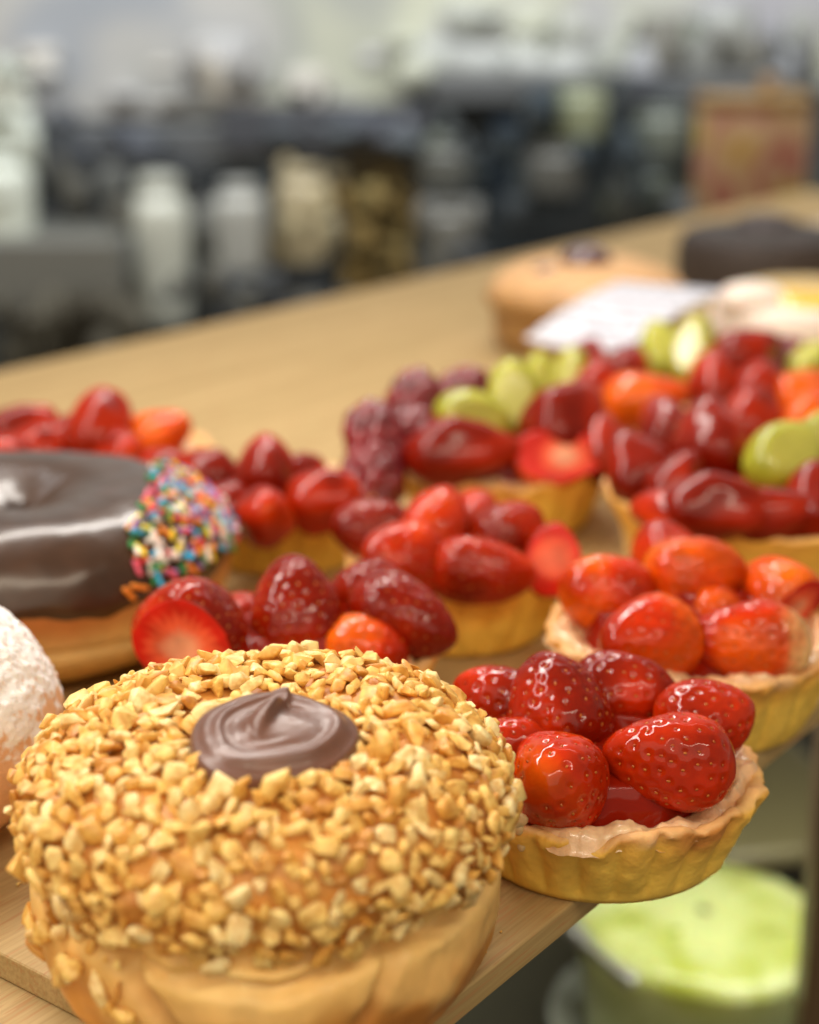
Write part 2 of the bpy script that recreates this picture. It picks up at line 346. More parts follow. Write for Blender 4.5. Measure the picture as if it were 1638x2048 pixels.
# ------------------------------------------------------------------ tarts
def tart(loc, R, H, label, fruits, seed, name='strawberry_tart', cat='tart', group='strawberry tarts on the board', hi=True, flutes=22, pool=None, warmrim=.5, redpool=1, burnt=None, spill=()):
    loc = Vector(loc); t = empty(name, loc, label, cat, group)
    rs = np.random.RandomState(seed)
    pool = H-.12 if pool is None else pool
    rb = R*.80
    # pastry shell
    nu = 330 if hi else 150
    prof = [(0.02, .0), (rb*.6, 0), (rb*.93, .0), (rb*.985, .05), (rb*1.01, .16)]
    for k in range(1, 13): q = k/13; prof.append((rb*1.01+(R-rb*1.01)*(q*.9+.1*q*q), .16+(H-.16-.14)*q))
    prof += [(R, H-.12), (R+.015, H-.05), (R-.02, H+.02), (R-.12, H+.05), (R-.24, H+.02), (R-.32, H-.10), (R-.38, H-.35), (R-.45, H-.75), (R-.6, .6)]
    prof = np.array(prof); a = np.arange(nu)*2*math.pi/nu
    r, z = prof[:, 0][:, None]+0*a, prof[:, 1][:, None]+0*a
    k = np.arange(len(prof))[:, None]
    fl = (np.abs(np.sin(flutes*a/2+.3*np.sin(3*a+seed)))**.6-.75)*(.26 if flutes > 2 else .05)
    wall = np.where((k >= 3) & (k < 17), 1., np.where(k == 17, .9, np.where(k == 18, .6, np.where(k == 19, .3, 0))))*sstep(.0, .35, z)
    r = r+fl*wall*.85*(.6+.4*z/H)
    P = np.stack([r*np.cos(a), r*np.sin(a), z], -1).reshape(-1, 3)
    rimw = sstep(H-.45, H-.05, P[:, 2])
    ang = np.arctan2(P[:, 1], P[:, 0]); ap = np.stack([np.cos(ang)*R, np.sin(ang)*R, 0*ang], -1)
    dz = .13*fbm(ap, .75, seed, 4)+.06*np.sign(vnoise(ap, 2.3, seed+8))*np.abs(vnoise(ap, 2.3, seed+8))**.5
    P[:, 2] += rimw*dz*.95
    rad = P[:, :2]/np.maximum(np.linalg.norm(P[:, :2], axis=1), .01)[:, None]
    out = (.055*fbm(P, 1.1, seed+2, 4)+.02*fbm(P, 6, seed+3, 2)*(1+2*rimw)+.06*rimw*fbm(P, 2.6, seed+6, 3))*sstep(.05, .3, P[:, 2])
    P[:, :2] += rad*out[:, None]
    zz = P[:, 2]/H; nz = fbm(P, .9, seed+4, 4)
    pale, gold, brown = np.array((.90, .59, .10)), np.array((.90, .50, .085)), np.array((.66, .27, .06))
    g1 = sstep(.35, .95, zz+.30*nz); g2 = sstep(.80, 1.15, zz+.28*nz+.1*(warmrim-.5))*warmrim*1.6
    c = pale*(1-g1[:, None])+gold*g1[:, None]; g2 = np.clip(g2, 0, 1)[:, None]; c = c*(1-g2)+brown*g2
    cp = (sstep(.1, .5, fbm(P, .8, seed+44, 3))*sstep(.86, .97, zz+.06*nz))[:, None]*.8; c = c*(1-cp)+np.array((.84, .52, .27))*cp
    lb = sstep(.12, .0, zz)[:, None]*.5; c = c*(1-lb)+np.array((.52, .25, .06))*lb
    inner = (np.repeat(np.arange(len(prof)), nu) >= 19); c[inner] = c[inner]*.35+np.array((.74, .45, .20))*.65
    f = grid_faces(nu, len(prof)).tolist()+[list(range(nu))[::-1]]
    link('pastry_shell', mesh('pastry_shell', P, f, M['shell'], c), t)
    # custard: a rough disc that comes up over the rim here and there
    nr = 46 if hi else 20; nu2 = 220 if hi else 80
    rr = np.linspace(.02, 1, nr)**.75; a2 = np.arange(nu2)*2*math.pi/nu2
    Rr, A2 = np.meshgrid(rr, a2, indexing='ij')
    dg = np.degrees(A2); sp_ = 0*dg
    for a_, w_ in spill: sp_ = np.maximum(sp_, np.exp(-(((dg-a_+180) % 360-180)/w_)**4))
    ed_ = np.stack([np.cos(A2)*3, np.sin(A2)*3, 0*A2], -1)
    sp_ = sp_*np.clip(.75+.9*fbm(ed_, 1.3, seed+70, 3), 0, 1.15)
    frac = Rr.copy(); Rr = Rr*(R-.30+.36*sp_)
    P = np.stack([Rr*np.cos(A2), Rr*np.sin(A2), 0*Rr], -1).reshape(-1, 3)
    edge = sstep(R-1.2, R-.5, Rr.ravel())
    chunk = fbm(P, 1.7, seed+20, 4)
    P[:, 2] = pool-.22+.05*fbm(P, 1.5, seed+21, 3)+edge*(.33+.26*chunk+.12*np.abs(fbm(P, 4, seed+22, 2)))
    over = (sp_*sstep(R-.75, R-.45, Rr)).ravel(); P[:, 2] = P[:, 2]*(1-over)+(H+.10+.10*chunk+.05*fbm(P, 5, seed+71, 2))*over
    P[:, 2] -= sstep(.93, 1.0, frac.ravel())*(.20+.15*sp_.ravel())
    g = np.clip(.5+.6*fbm(P, 1.0, seed+23, 3), 0, 1)
    c = lerp((.82, .56, .32), (.76, .40, .19), g); st = sstep(R-.75, R-1.4, Rr.ravel())[:, None]*.75*redpool
    c = c*(1-st)+np.array((.5, .10, .04))*st
    if burnt is not None:
        bd = np.exp(-((np.degrees(A2.ravel())-burnt+180) % 360-180)**2/160.)*edge; P[:, 2] += bd*.12; c = c*(1-bd[:, None])+np.array((.09, .04, .02))*bd[:, None]
    link('custard', mesh('custard', P, grid_faces(nu2, nr).tolist()+[list(range(nu2))[::-1]], M['custard'], c), t)
    # fruit
    bumps = []
    for i, fr_ in enumerate(fruits):
        kind, px, py, z, Ln, Wd, az, el = fr_[:8]; Wd *= 1.10 if kind == 'S' else 1.0; Ln *= 1.06; o_ = fr_[8] if len(fr_) > 8 else {}
        p = G(px, py, z)-loc
        side = o_.get('side'); Fm = frame(az, el, side)
        if kind == 'S':
            cut = o_.get('cut')
            (v, f, c), sd = berry(Ln, Wd, True, seed*31+i, o_.get('warm', .35), cut, o_.get('off', .3)*Wd/2, o_.get('pale', 0), o_.get('cutpale', 1))
            b_ = link('strawberry', mesh('strawberry', v, f, M['berry'], c), t, p); b_.rotation_euler = Fm.to_euler()
            if sd is not None:
                s_ = link('seed_speckle', mesh('seed_speckle', sd[0], sd[1], M['seed'], sd[2]), b_); tag(s_, kind='stuff')
        elif kind == 's':
            b_ = link('strawberry', low_berry(o_.get('k', i % 3)), t, p); b_.rotation_euler = Fm.to_euler(); b_.scale = (Wd/1.9, Wd/1.9, Ln/2.2)
        elif kind == 'r':
            b_ = link('raspberry', raspberry_mesh(i % 2), t, p); b_.rotation_euler = Fm.to_euler(); b_.scale = (Wd/2.1, Wd/2.1, Ln/2.5)
        elif kind == 'g':
            b_ = link('grape_half', grape_mesh(i % 2), t, p); b_.rotation_euler = Fm.to_euler(); b_.scale = (Wd/1.6, Wd/1.6, Ln/2.3)
        ce = abs(math.cos(math.radians(el)))
        bumps.append((p, Wd/2, (Ln/2)*ce+(Wd/2)*(1-ce), math.radians(az), p.z))
    # gel between the fruit, drawn up where it wets them
    nr = 90 if hi else 24; nu2 = 200 if hi else 70
    rr = np.linspace(.01, 1, nr)*(R-.80); a2 = np.arange(nu2)*2*math.pi/nu2
    Rr, A2 = np.meshgrid(rr, a2, indexing='ij'); X, Y = Rr*np.cos(A2), Rr*np.sin(A2)
    zg = pool+.42*(1-(Rr/(R-.80))**2)
    acc = 0*X
    for p, wr, lr, az, pz in bumps:
        dx, dy = X-p.x, Y-p.y; u = dx*math.cos(az)+dy*math.sin(az); v = -dx*math.sin(az)+dy*math.cos(az)
        q = np.sqrt((u/lr)**2+(v/wr)**2); dist = np.maximum(q-.93, 0)*wr
        acc = acc+np.exp(-dist/.20)**1.2*max(pz-pool, .2)*1.25
    zg = zg+np.minimum(acc, .95)*.62*sstep(R-.80, R-1.15, Rr)
    P = np.stack([X, Y, zg+.02*fbm(np.stack([X, Y, 0*X], -1), 1.2, seed+30, 2)-.16*sstep(R-.98, R-.80, Rr)], -1).reshape(-1, 3)
    g_ = link('gel_glaze', mesh('gel_glaze', P, grid_faces(nu2, nr).tolist()+[list(range(nu2))[::-1]], M['gel']), t)
    return t

C_, D_ = {'warm': .12}, {'warm': .22}
T1 = tart((3.82, 29.96, 0), 3.22, 1.68, 'strawberry tart overhanging the board edge, dark red gel pooled between its berries', [
    ('S', 1000, 1410, 2.55, 2.0, 1.7, 160, 20, {'warm': .28}),
    ('S', 1112, 1415, 2.75, 2.3, 1.95, 110, 50, {'warm': .10}),
    ('S', 1248, 1388, 2.6, 2.2, 1.6, -20, 8, {'warm': .18}),
    ('S', 1412, 1446, 2.5, 1.9, 1.75, 10, 20, {'warm': .55}),
    ('S', 1335, 1520, 2.55, 2.35, 1.85, 175, 5, {'warm': .25}),
    ('S', 1112, 1562, 2.45, 2.0, 1.9, -110, 25, {'warm': .55}),
    ('S', 1000, 1505, 2.3, 1.8, 1.5, 200, 10, {'warm': .3}),
    ], 11, warmrim=.8, spill=((268, 34), (5, 20), (222, 8)), flutes=24)
T0 = tart((-2.6, 35.7, 0), 3.25, 2.05, 'strawberry tart half hidden behind the peanut bun, one berry sliced with a pale face', [
    ('S', 392, 1262, 2.8, 2.3, 2.45, 76, 8, {'warm': .12, 'cut': (0, 0, -1), 'off': .62, 'cutpale': .95}),
    ('S', 592, 1222, 2.95, 2.5, 2.25, 100, 62, {'warm': .08}),
    ('S', 808, 1238, 2.75, 2.6, 1.8, -28, -14, {'warm': .15}),
    ('S', 738, 1300, 2.35, 1.9, 1.45, -15, -5, {'warm': .4}),
    ('S', 540, 1318, 2.05, 1.9, 1.3, 10, 5, {'warm': .3}),
    ('S', 745, 1192, 2.7, 2.0, 1.8, 60, 20, {'warm': .15}),
    ('S', 480, 1245, 2.3, 1.8, 1.6, 80, 10, {'warm': .1}),
    ], 23, burnt=2, warmrim=.7, spill=((345, 22),))
T3 = tart((1.28, 41.8, 0), 3.0, 2.05, 'strawberry tart in the middle with bright red berries and an even fluted yellow crust', [
    ('S', 742, 1060, 2.6, 2.2, 1.8, 200, 15, {'warm': .1}),
    ('S', 800, 1120, 2.75, 2.3, 1.95, 215, 25, {'warm': .48}),
    ('S', 872, 1045, 3.1, 2.0, 1.8, 60, 45, {'warm': .4}),
    ('S', 965, 1142, 2.55, 2.6, 1.75, -12, 0, {'warm': .2}),
    ('S', 1018, 1068, 2.85, 2.1, 1.8, 30, 25, {'warm': .3}),
    ('S', 1103, 1118, 2.5, 1.9, 1.6, 70, 62, {'warm': .5, 'cut': (1, 0, 0), 'off': .35, 'side': (.1, -1, .1), 'cutpale': .15}),
    ('S', 950, 1030, 2.5, 1.9, 1.5, 80, 20, {'warm': .3}),
    ], 37, warmrim=.35, flutes=20, spill=((285, 14), (330, 14)))
T4 = tart((6.7, 36.3, 0), 3.4, 2.05, 'strawberry tart at the right edge with orange-red seeded berries on crumbly custard', [
    ('S', 1210, 1190, 2.7, 2.2, 2.0, 185, 25, {'warm': .5}),
    ('S', 1388, 1150, 3.0, 2.4, 1.95, 5, 10, {'warm': .62}),
    ('S', 1555, 1186, 2.6, 2.0, 1.75, 125, 22, {'warm': .55, 'cut': (0, 0, -1), 'off': .70, 'cutpale': .8}),
    ('S', 1297, 1282, 2.65, 2.5, 1.9, 215, 8, {'warm': .45, 'cut': (0, 0, -1), 'off': .75, 'cutpale': .4}),
    ('S', 1492, 1285, 2.55, 2.7, 1.85, 180, 4, {'warm': .40, 'pale': .8}),
    ('S', 1330, 1112, 2.7, 2.0, 1.7, 120, 30, {'warm': .35}),
    ('S', 1420, 1225, 2.3, 1.8, 1.5, 90, 10, {'warm': .4}),
    ], 41, warmrim=.6, spill=((250, 60), (180, 22), (330, 20)))
GB = 'fruit tarts at the back of the board'
T7 = tart((-3.8, 48, 0), 3.0, 2.0, 'small strawberry tart between the sprinkled donut and the middle tart', [
    ('s', 412, 948, 2.8, 1.9, 1.6, 170, 20, {'k': 0}), ('s', 530, 945, 3.1, 2.1, 2.0, 90, 60, {'k': 0}),
    ('s', 528, 1032, 2.65, 1.9, 1.75, -80, 30, {'k': 1}), ('s', 652, 1000, 2.7, 2.1, 1.9, 0, 20, {'k': 1}),
    ('s', 600, 960, 2.6, 2.0, 1.7, 60, 20, {'k': 0}), ('s', 450, 1020, 2.4, 1.8, 1.6, 200, 10, {'k': 0})], 53, hi=False)
T8 = tart((-9.6, 52, 0), 3.2, 2.1, 'strawberry tart behind the chocolate donut, nearer the middle of the two there', [
    ('s', 200, 855, 3.4, 2.6, 2.3, 80, 50, {'k': 1}), ('s', 320, 875, 2.9, 2.1, 2.0, 0, 30, {'k': 2}), ('s', 240, 915, 2.7, 2.2, 1.9, -60, 20, {'k': 1}),
    ('s', 145, 885, 2.8, 2.2, 1.9, 200, 20, {'k': 0}), ('s', 330, 945, 2.4, 1.9, 1.6, -30, 10, {'k': 1})], 59, hi=False)
T8b = tart((-15.6, 48.5, 0), 3.0, 2.1, 'strawberry tart cut by the left edge behind the chocolate donut', [
    ('s', 45, 868, 3.0, 2.3, 2.0, 30, 30, {'k': 0}), ('s', 80, 900, 2.7, 1.9, 1.7, 10, 20, {'k': 1}), ('s', -40, 890, 3.0, 2.3, 2.0, 120, 30, {'k': 0}),
    ('s', 0, 925, 2.6, 2.1, 1.8, 240, 10, {'k': 1})], 61, hi=False)
T5 = tart((3.0, 51.3, 0), 3.45, 2.1, 'mixed fruit tart with dark raspberries heaped at its left and green grapes behind', [
    ('r', 750, 880, 3.3, 2.2, 2.0, 120, 60), ('r', 748, 950, 2.4, 2.3, 2.1, 90, 50), ('r', 828, 808, 3.6, 2.1, 1.9, 60, 60), ('r', 920, 790, 3.5, 2.0, 1.8, 20, 30),
    ('r', 815, 880, 3.1, 2.0, 1.8, 0, 50),
    ('g', 945, 835, 3.7, 2.4, 1.7, 190, 20, {'side': (0, -1, .3)}), ('g', 1025, 800, 3.8, 2.6, 1.6, 100, 65, {'side': (0, -1, .3)}),
    ('s', 925, 905, 3.0, 3.2, 2.2, 0, 5, {'k': 0}), ('s', 1125, 915, 2.8, 2.7, 1.8, 5, 5, {'k': 3, 'side': (0, -.8, .5)}), ('s', 1130, 840, 3.6, 2.8, 2.5, 40, 30, {'k': 0})],
    67, name='fruit_tart', group=GB, hi=False, warmrim=.5, flutes=20)
T6 = tart((10.7, 46.6, 0), 4.9, 2.5, 'large mixed fruit tart at the right with plain yellow rim and olive green fruit', [
    ('s', 1422, 880, 4.0, 2.4, 2.2, 80, 60, {'k': 4}), ('s', 1275, 935, 3.3, 2.2, 2.0, 120, 50, {'k': 4}), ('s', 1350, 965, 3.2, 1.9, 1.7, 20, 50, {'k': 4}),
    ('s', 1440, 1020, 3.1, 3.0, 2.0, -5, 0, {'k': 0}), ('s', 1330, 1030, 2.9, 2.0, 1.5, 150, 0, {'k': 1}), ('s', 1560, 1030, 2.9, 2.6, 1.8, 0, 5, {'k': 4}), ('s', 1640, 1010, 3.1, 2.3, 2.1, 90, 60, {'k': 4}),
    ('g', 1565, 915, 3.8, 2.5, 2.0, 35, 15, {'side': (-.2, -1, .4)}), ('g', 1650, 880, 3.5, 2.2, 1.7, 20, 20, {'side': (-.2, -1, .4)}),
    ('s', 1200, 890, 2.9, 2.4, 2.0, 100, 40, {'k': 1}), ('s', 1330, 860, 3.2, 2.4, 2.0, 100, 40, {'k': 0}), ('s', 1500, 840, 3.2, 2.4, 2.2, 60, 40, {'k': 1}), ('s', 1620, 840, 3.2, 2.4, 2.0, 60, 40, {'k': 2})],
    71, name='fruit_tart', group=GB, hi=False, flutes=1, warmrim=.3)
T9 = tart((6.9, 60.0, 0), 3.7, 2.1, 'fruit tart under the white price card with orange-red strawberries and slivers of kiwi', [
    ('s', 1290, 800, 3.2, 2.8, 2.0, 0, 10, {'k': 2}), ('s', 1200, 775, 3.2, 2.4, 2.2, 60, 30, {'k': 1}), ('g', 1085, 755, 3.5, 1.8, 1.2, 120, 60), ('g', 1140, 745, 3.7, 1.8, 1.2, 60, 60),
    ('s', 1120, 790, 2.8, 2.2, 2.0, 180, 20, {'k': 0}), ('s', 1250, 740, 3.1, 2.4, 2.0, 60, 30, {'k': 4}), ('s', 1170, 720, 2.8, 2.2, 1.8, 60, 30, {'k': 4})], 73, name='fruit_tart', group=GB, hi=False)
T10 = tart((13.8, 62.3, 0), 3.6, 2.1, 'fruit tart before the lemon cream tart, kiwi among pink-red berries', [
    ('s', 1430, 765, 3.2, 2.4, 2.2, 90, 50, {'k': 1}), ('s', 1520, 775, 3.1, 2.2, 2.0, 60, 30, {'k': 1}), ('s', 1610, 790, 2.9, 2.6, 2.0, 30, 20, {'k': 2}), ('s', 1490, 710, 3.7, 2.8, 2.4, 20, 20, {'k': 4}),
    ('g', 1385, 700, 3.6, 2.6, 1.6, 60, 60), ('g', 1320, 700, 3.2, 2.6, 1.6, 90, 40), ('g', 1620, 725, 3.3, 2.0, 1.4, 30, 30), ('r', 1560, 730, 3.0, 2.2, 2.0, 30, 30)], 79, name='fruit_tart', group=GB, hi=False)
# a thread of custard that ran down the nearest tart
pts = [(-.56*3.3, -.83*3.3, 1.92), (-.55*3.27, -.83*3.27, 1.75), (-.55*3.2, -.83*3.2, 1.55), (-.55*3.16, -.83*3.16, 1.36)]
pr = [ellipsoid(p, (s_, .06, .16), 12, 8) for p, s_ in zip(pts, (.22, .10, .055, .09))]
v, f, _ = join(pr); dr = link('custard_drip', mesh('custard_drip', v, f, M['custard'], np.tile((.78, .52, .24), (len(v), 1))), T1)

# ------------------------------------------------------------------ peanut bun
def smooth_prof(pts, n):
    pts = np.array(pts, float); k = len(pts)
    P = np.vstack([2*pts[0]-pts[1], pts, 2*pts[-1]-pts[-2]]); out = []
    for s in np.linspace(0, k-1-1e-6, n):
        i = int(s); t = s-i; p0, p1, p2, p3 = P[i:i+4]
        out.append(.5*((2*p1)+(-p0+p2)*t+(2*p0-5*p1+4*p2-p3)*t*t+(-p0+3*p1-3*p2+p3)*t**3))
    return np.array(out)
bun = empty('peanut_bun', (-2.42, 25.25, 0), 'round bun in front covered in chopped peanuts with a chocolate dollop on top', 'donut')
prof = smooth_prof([(.05, 0), (2.5, 0), (3.25, .2), (3.72, .8), (3.92, 1.5), (3.92, 2.15), (3.78, 2.62), (3.84, 2.85), (4.04, 3.15), (4.10, 3.7), (3.84, 4.22), (3.2, 4.62), (2.4, 4.84), (1.7, 4.82), (.9, 4.7), (.05, 4.65)], 190)
NU = 340
def bun_surface(A, r, z):
    """displaced surface point for angle and profile point"""
    P = np.stack([r*np.cos(A), r*np.sin(A), z], -1)
    n = .10*fbm(P*np.array((1, 1, 1.4)), .42, 5, 3)
    deg = np.degrees(A) % 360
    zc = 2.50+.14*np.sin(A*2+1.0)+.16*vnoise(np.stack([np.cos(A)*3, np.sin(A)*3, 0*A], -1), 1.1, 3)
    cre = np.exp(-((z-zc)/.13)**2)*(.30+.14*vnoise(P, 1.3, 8))                        # split round the waist
    fold = np.exp(-(((deg-252+12*(z-1.4))/3.0)**2))*sstep(2.9, 2.3, z)*sstep(.1, .8, z)*.34   # vertical seam in the lower half
    fold += np.exp(-(((deg-296-9*(z-1.4))/2.5)**2))*sstep(2.9, 2.4, z)*sstep(.1, .8, z)*.22
    lump = .26*np.exp(-(((deg-274)/15)**2))*sstep(2.75, 2.5, z)*sstep(.3, 1.2, z)
    low = sstep(3.0, 2.4, z)*(.07*fbm(P, 1.1, 31, 3))+np.exp(-((z-zc)/.25)**2)*.045*fbm(P, 4.5, 33, 3)
    k = n-cre-fold+lump+low
    rad = np.stack([np.cos(A), np.sin(A), 0*A], -1)
    side = sstep(0., 1.5, r)*(1-sstep(4.6, 5.2, z)*.8)
    Q = P+rad*(k*side)[..., None]
    Q[..., 2] += np.where(z > 4, k*.6, 0)*sstep(0., 1.5, r)
    return Q, zc
a = np.arange(NU)*2*math.pi/NU
A, I = np.meshgrid(a, np.arange(len(prof)), indexing='xy'); r = prof[I, 0]; z = prof[I, 1]
Q, zc = bun_surface(A, r, z); Pf = Q.reshape(-1, 3); zf = z.ravel(); zcf = zc.ravel()
nz = fbm(Pf, .8, 91, 4)
gold, brown, pale, crumb = np.array((.72, .33, .065)), np.array((.50, .18, .03)), np.array((.93, .66, .27)), np.array((.92, .74, .42))
g = np.clip(.45+.5*nz, 0, 1)[:, None]; c = gold*(1-g)+brown*g
pb = np.exp(-((zf-zcf+.02+.08*nz)/.36)**2)[:, None]; c = c*(1-pb)+pale*pb
pc = np.exp(-((zf-zcf)/.13)**2)[:, None]*.8; c = c*(1-pc)+crumb*pc
cpn = (sstep(.0, .5, fbm(Pf, .55, 99, 3)+.35*(zf-1.4))*sstep(3.0, 2.8, zf))[:, None]*.5; c = c*(1-cpn)+np.array((.95, .66, .25))*cpn
lo = sstep(1.5, 2.5, zf+.5*nz)*sstep(3.0, 2.7, zf); c = c*(1-lo[:, None]*.6)+np.array((.86, .50, .13))*lo[:, None]*.6
f = grid_faces(NU, len(prof)).tolist()+[list(range(NU))[::-1], [(len(prof)-1)*NU+k for k in range(NU)]]
link('bun_dough', mesh('bun_dough', Pf, f, M['dough'], c), bun)
# nut chips
import bmesh
def chip(seed):
    rs = np.random.RandomState(seed); bm = bmesh.new()
    asp = (1, .62+.33*rs.rand(), .40+.2*rs.rand()) if seed % 5 else (1.3, .45+.15*rs.rand(), .38+.1*rs.rand())
    for k in range(16 if seed % 2 else 12):
        v = rs.randn(3); v /= np.linalg.norm(v); v = np.sign(v)*np.abs(v)**.7/1.1; bm.verts.new(v*asp*.5)
    ret = bmesh.ops.convex_hull(bm, input=bm.verts)
    junk = [e for e in ret['geom_interior'] if isinstance(e, bmesh.types.BMVert)]
    bmesh.ops.delete(bm, geom=junk, context='VERTS')
    bmesh.ops.bevel(bm, geom=bm.edges[:], offset=.055, segments=1, affect='EDGES', profile=.6, clamp_overlap=True)
    bmesh.ops.triangulate(bm, faces=bm.faces[:]); bmesh.ops.recalc_face_normals(bm, faces=bm.faces[:])
    me = bpy.data.meshes.new('nut_piece'); bm.to_mesh(me); bm.free()
    me.polygons.foreach_set('use_smooth', [True]*len(me.polygons)); me.materials.append(M['nut'])
    me.set_sharp_from_angle(angle=math.radians(38))
    return me
chips = [chip(300+i) for i in range(16)]
chip_vf = []
for me in chips:
    v = np.empty(len(me.vertices)*3); me.vertices.foreach_get('co', v); chip_vf.append((v.reshape(-1, 3), [list(p.vertices) for p in me.polygons]))
rs = np.random.RandomState(4)
seg = np.linalg.norm(np.diff(prof, axis=0), axis=1); zmid = (prof[1:, 1]+prof[:-1, 1])/2; rmid = (prof[1:, 0]+prof[:-1, 0])/2
wgt = seg*rmid; wgt = wgt/wgt.sum()
NC = 38000
ii = rs.choice(len(seg), NC, p=wgt); tt = rs.rand(NC); aa = rs.rand(NC)*2*math.pi
rr = prof[ii, 0]*(1-tt)+prof[ii+1, 0]*tt; zz = prof[ii, 1]*(1-tt)+prof[ii+1, 1]*tt
p0, zc0 = bun_surface(aa, rr, zz); pa, _ = bun_surface(aa+.02, rr, zz)
tan2 = np.stack([prof[np.minimum(ii+2, len(prof)-1), 0]-prof[np.maximum(ii-1, 0), 0], prof[np.minimum(ii+2, len(prof)-1), 1]-prof[np.maximum(ii-1, 0), 1]], -1)
nrm = np.stack([tan2[:, 1]*np.cos(aa), tan2[:, 1]*np.sin(aa), -tan2[:, 0]], -1); nrm /= np.maximum(np.linalg.norm(nrm, axis=1), 1e-6)[:, None]
deg = np.degrees(aa) % 360
dens = sstep(2.98, 3.36, zz+.15*vnoise(p0, 1.1, 12))*(1-.30*sstep(3.6, 3.1, zz)*(.5+.5*vnoise(p0, .7, 13)))
dens = np.maximum(dens, .14*sstep(1.3, 2.1, zz)*np.exp(-((deg-226)/14)**2))
dens = np.maximum(dens, .10*sstep(2.5, 2.9, zz)*(deg > 200))
dens = np.where(np.hypot(p0[:, 0]-.20, p0[:, 1]+1.12) < 1.34, 0, dens)
ok = (rs.rand(NC) < dens) & (zz > .8)
cell = {}; chosen = []
for k in np.nonzero(ok)[0]:
    s = .25+.21*rs.rand()**1.4+(.15 if rs.rand() < .08 else 0)
    if len(chosen) > 1150 or rs.rand() < .02: s = .10+.12*rs.rand()
    lay = 0
    key = tuple((p0[k]//.4).astype(int)); hit = 0
    for dx in (-1, 0, 1):
        for dy in (-1, 0, 1):
            for dz in (-1, 0, 1):
                for (q, s2) in cell.get((key[0]+dx, key[1]+dy, key[2]+dz), ()):
                    d = np.linalg.norm(q-p0[k])
                    if d < (s+s2)*.33: hit = 2
                    elif d < (s+s2)*.44: hit = max(hit, 1)
    if hit == 2: continue
    if hit == 1: lay = 1
    cell.setdefault(key, []).append((p0[k], s)); chosen.append((k, s, lay))
campos = np.array((0, 0, CAM_H)); origin = np.array(bun.location)
items = []
for k, s, lay in chosen:
    n = Vector(nrm[k]); tw = rs.rand()*6.28; q = n.to_track_quat('Z', 'Y') @ Quaternion((0, 0, 1), tw)
    tilt = .55 if lay else .25
    q = q @ Quaternion((1, 0, 0), rs.randn()*tilt) @ Quaternion((0, 1, 0), rs.randn()*tilt)
    pos = p0[k]+nrm[k]*(s*(.20 if not lay else .40)); view = campos-(pos+origin); dist = np.linalg.norm(view)
    face = nrm[k]@view/dist
    if face < -.45: continue
    items.append((face*s*s/dist**2*(1 if face > .05 else 0), pos, q, s, rs.randint(16)))
items.sort(key=lambda t_: -t_[0])
for sc, pos, q, s, ci in items[:300]:
    o = link('nut_piece', chips[ci], bun, pos); o.rotation_mode = 'QUATERNION'; o.rotation_quaternion = q; o.scale = (s*1.38,)*3
vs, fs, tn, n0 = [], [], [], 0
for sc, pos, q, s, ci in items[300:]:
    v, f = chip_vf[ci]; Rm = np.array(q.to_matrix()); w = (v*s*1.38)@Rm.T+pos
    vs.append(w); fs += [[k+n0 for k in p] for p in f]; n0 += len(v); tn += [rs.rand()]*len(v)
o = link('chopped_nuts', mesh('chopped_nuts', np.concatenate(vs), fs, M['nut'], None, True, tn), bun); tag(o, kind='stuff')
o.data.set_sharp_from_angle(angle=math.radians(38))
print('nuts', len(items))
# chocolate dollop: rounded cap, swirl ridges, a curled peak
nr, nu = 90, 220; q = np.linspace(0.003, 1, nr); a = np.arange(nu)*2*math.pi/nu; Qr, A = np.meshgrid(q, a, indexing='ij')
Rd = 1.38
ro = Rd*(1+.035*np.sin(2*A+.5)+.03*np.sin(3*A+2)+.02*np.sin(5*A))
# past q=.82 the surface turns down the side
u = np.clip(Qr/.80, 0, 1); sdn = np.clip((Qr-.80)/.20, 0, 1)
rad = ro*(.90*u+.10*np.sin(sdn*math.pi*.62)*1.05)
h = 1.05-.24*u**2.5-(1-np.cos(sdn*math.pi/2))*.85
x, y = rad*np.cos(A), rad*np.sin(A)
spir = (u*5.2+A/(2*math.pi)*1.0)
h = h+.014*np.sin(spir*2*math.pi)*sstep(.25, .6, u)*sstep(1, .85, u)*sstep(-.7, .3, np.sin(A-1.4)+.35)
h = h+.10*np.exp(-((u-.80)/.10)**2)*(.5+.5*np.sin(A+2.2))-.16*np.exp(-((u-.48)/.20)**2)*(.5+.5*np.cos(A-math.radians(150)))
h = h-.05*np.exp(-((np.hypot(x-.20, y+.02)-.62)/.035)**2)*sstep(-.6, .2, np.sin(A*1.0-2.6+1.6))*(.6+.4*vnoise(np.stack([x, y, 0*x], -1), 5, 2))
# the peak: a fin sweeping from the front left up to the back, folding to the right
t_ = np.clip((y+.55)/1.25, 0, 1); cxp = -.30+.42*t_**1.2
w_l, w_r = .46-.22*t_, .11-.04*t_
dx = x-cxp; ridge = np.where(dx < 0, np.exp(-(dx/w_l)**2), np.exp(-(dx/w_r)**2))*np.sin(np.clip(t_, 0, 1)*math.pi*.80)**1.2*sstep(.99, .80, u)
h = h+.21*ridge
h = h+.008*fbm(np.stack([x, y, h], -1), 2.5, 14, 3)
P = np.stack([x+.05*ridge, y+.12*ridge, h], -1).reshape(-1, 3)
d_ = link('chocolate_dollop', mesh('chocolate_dollop', P, grid_faces(nu, nr).tolist(), M['choc']), bun, (.20, -1.08, 4.36))
d_.rotation_euler = (math.radians(7), math.radians(3), 0)

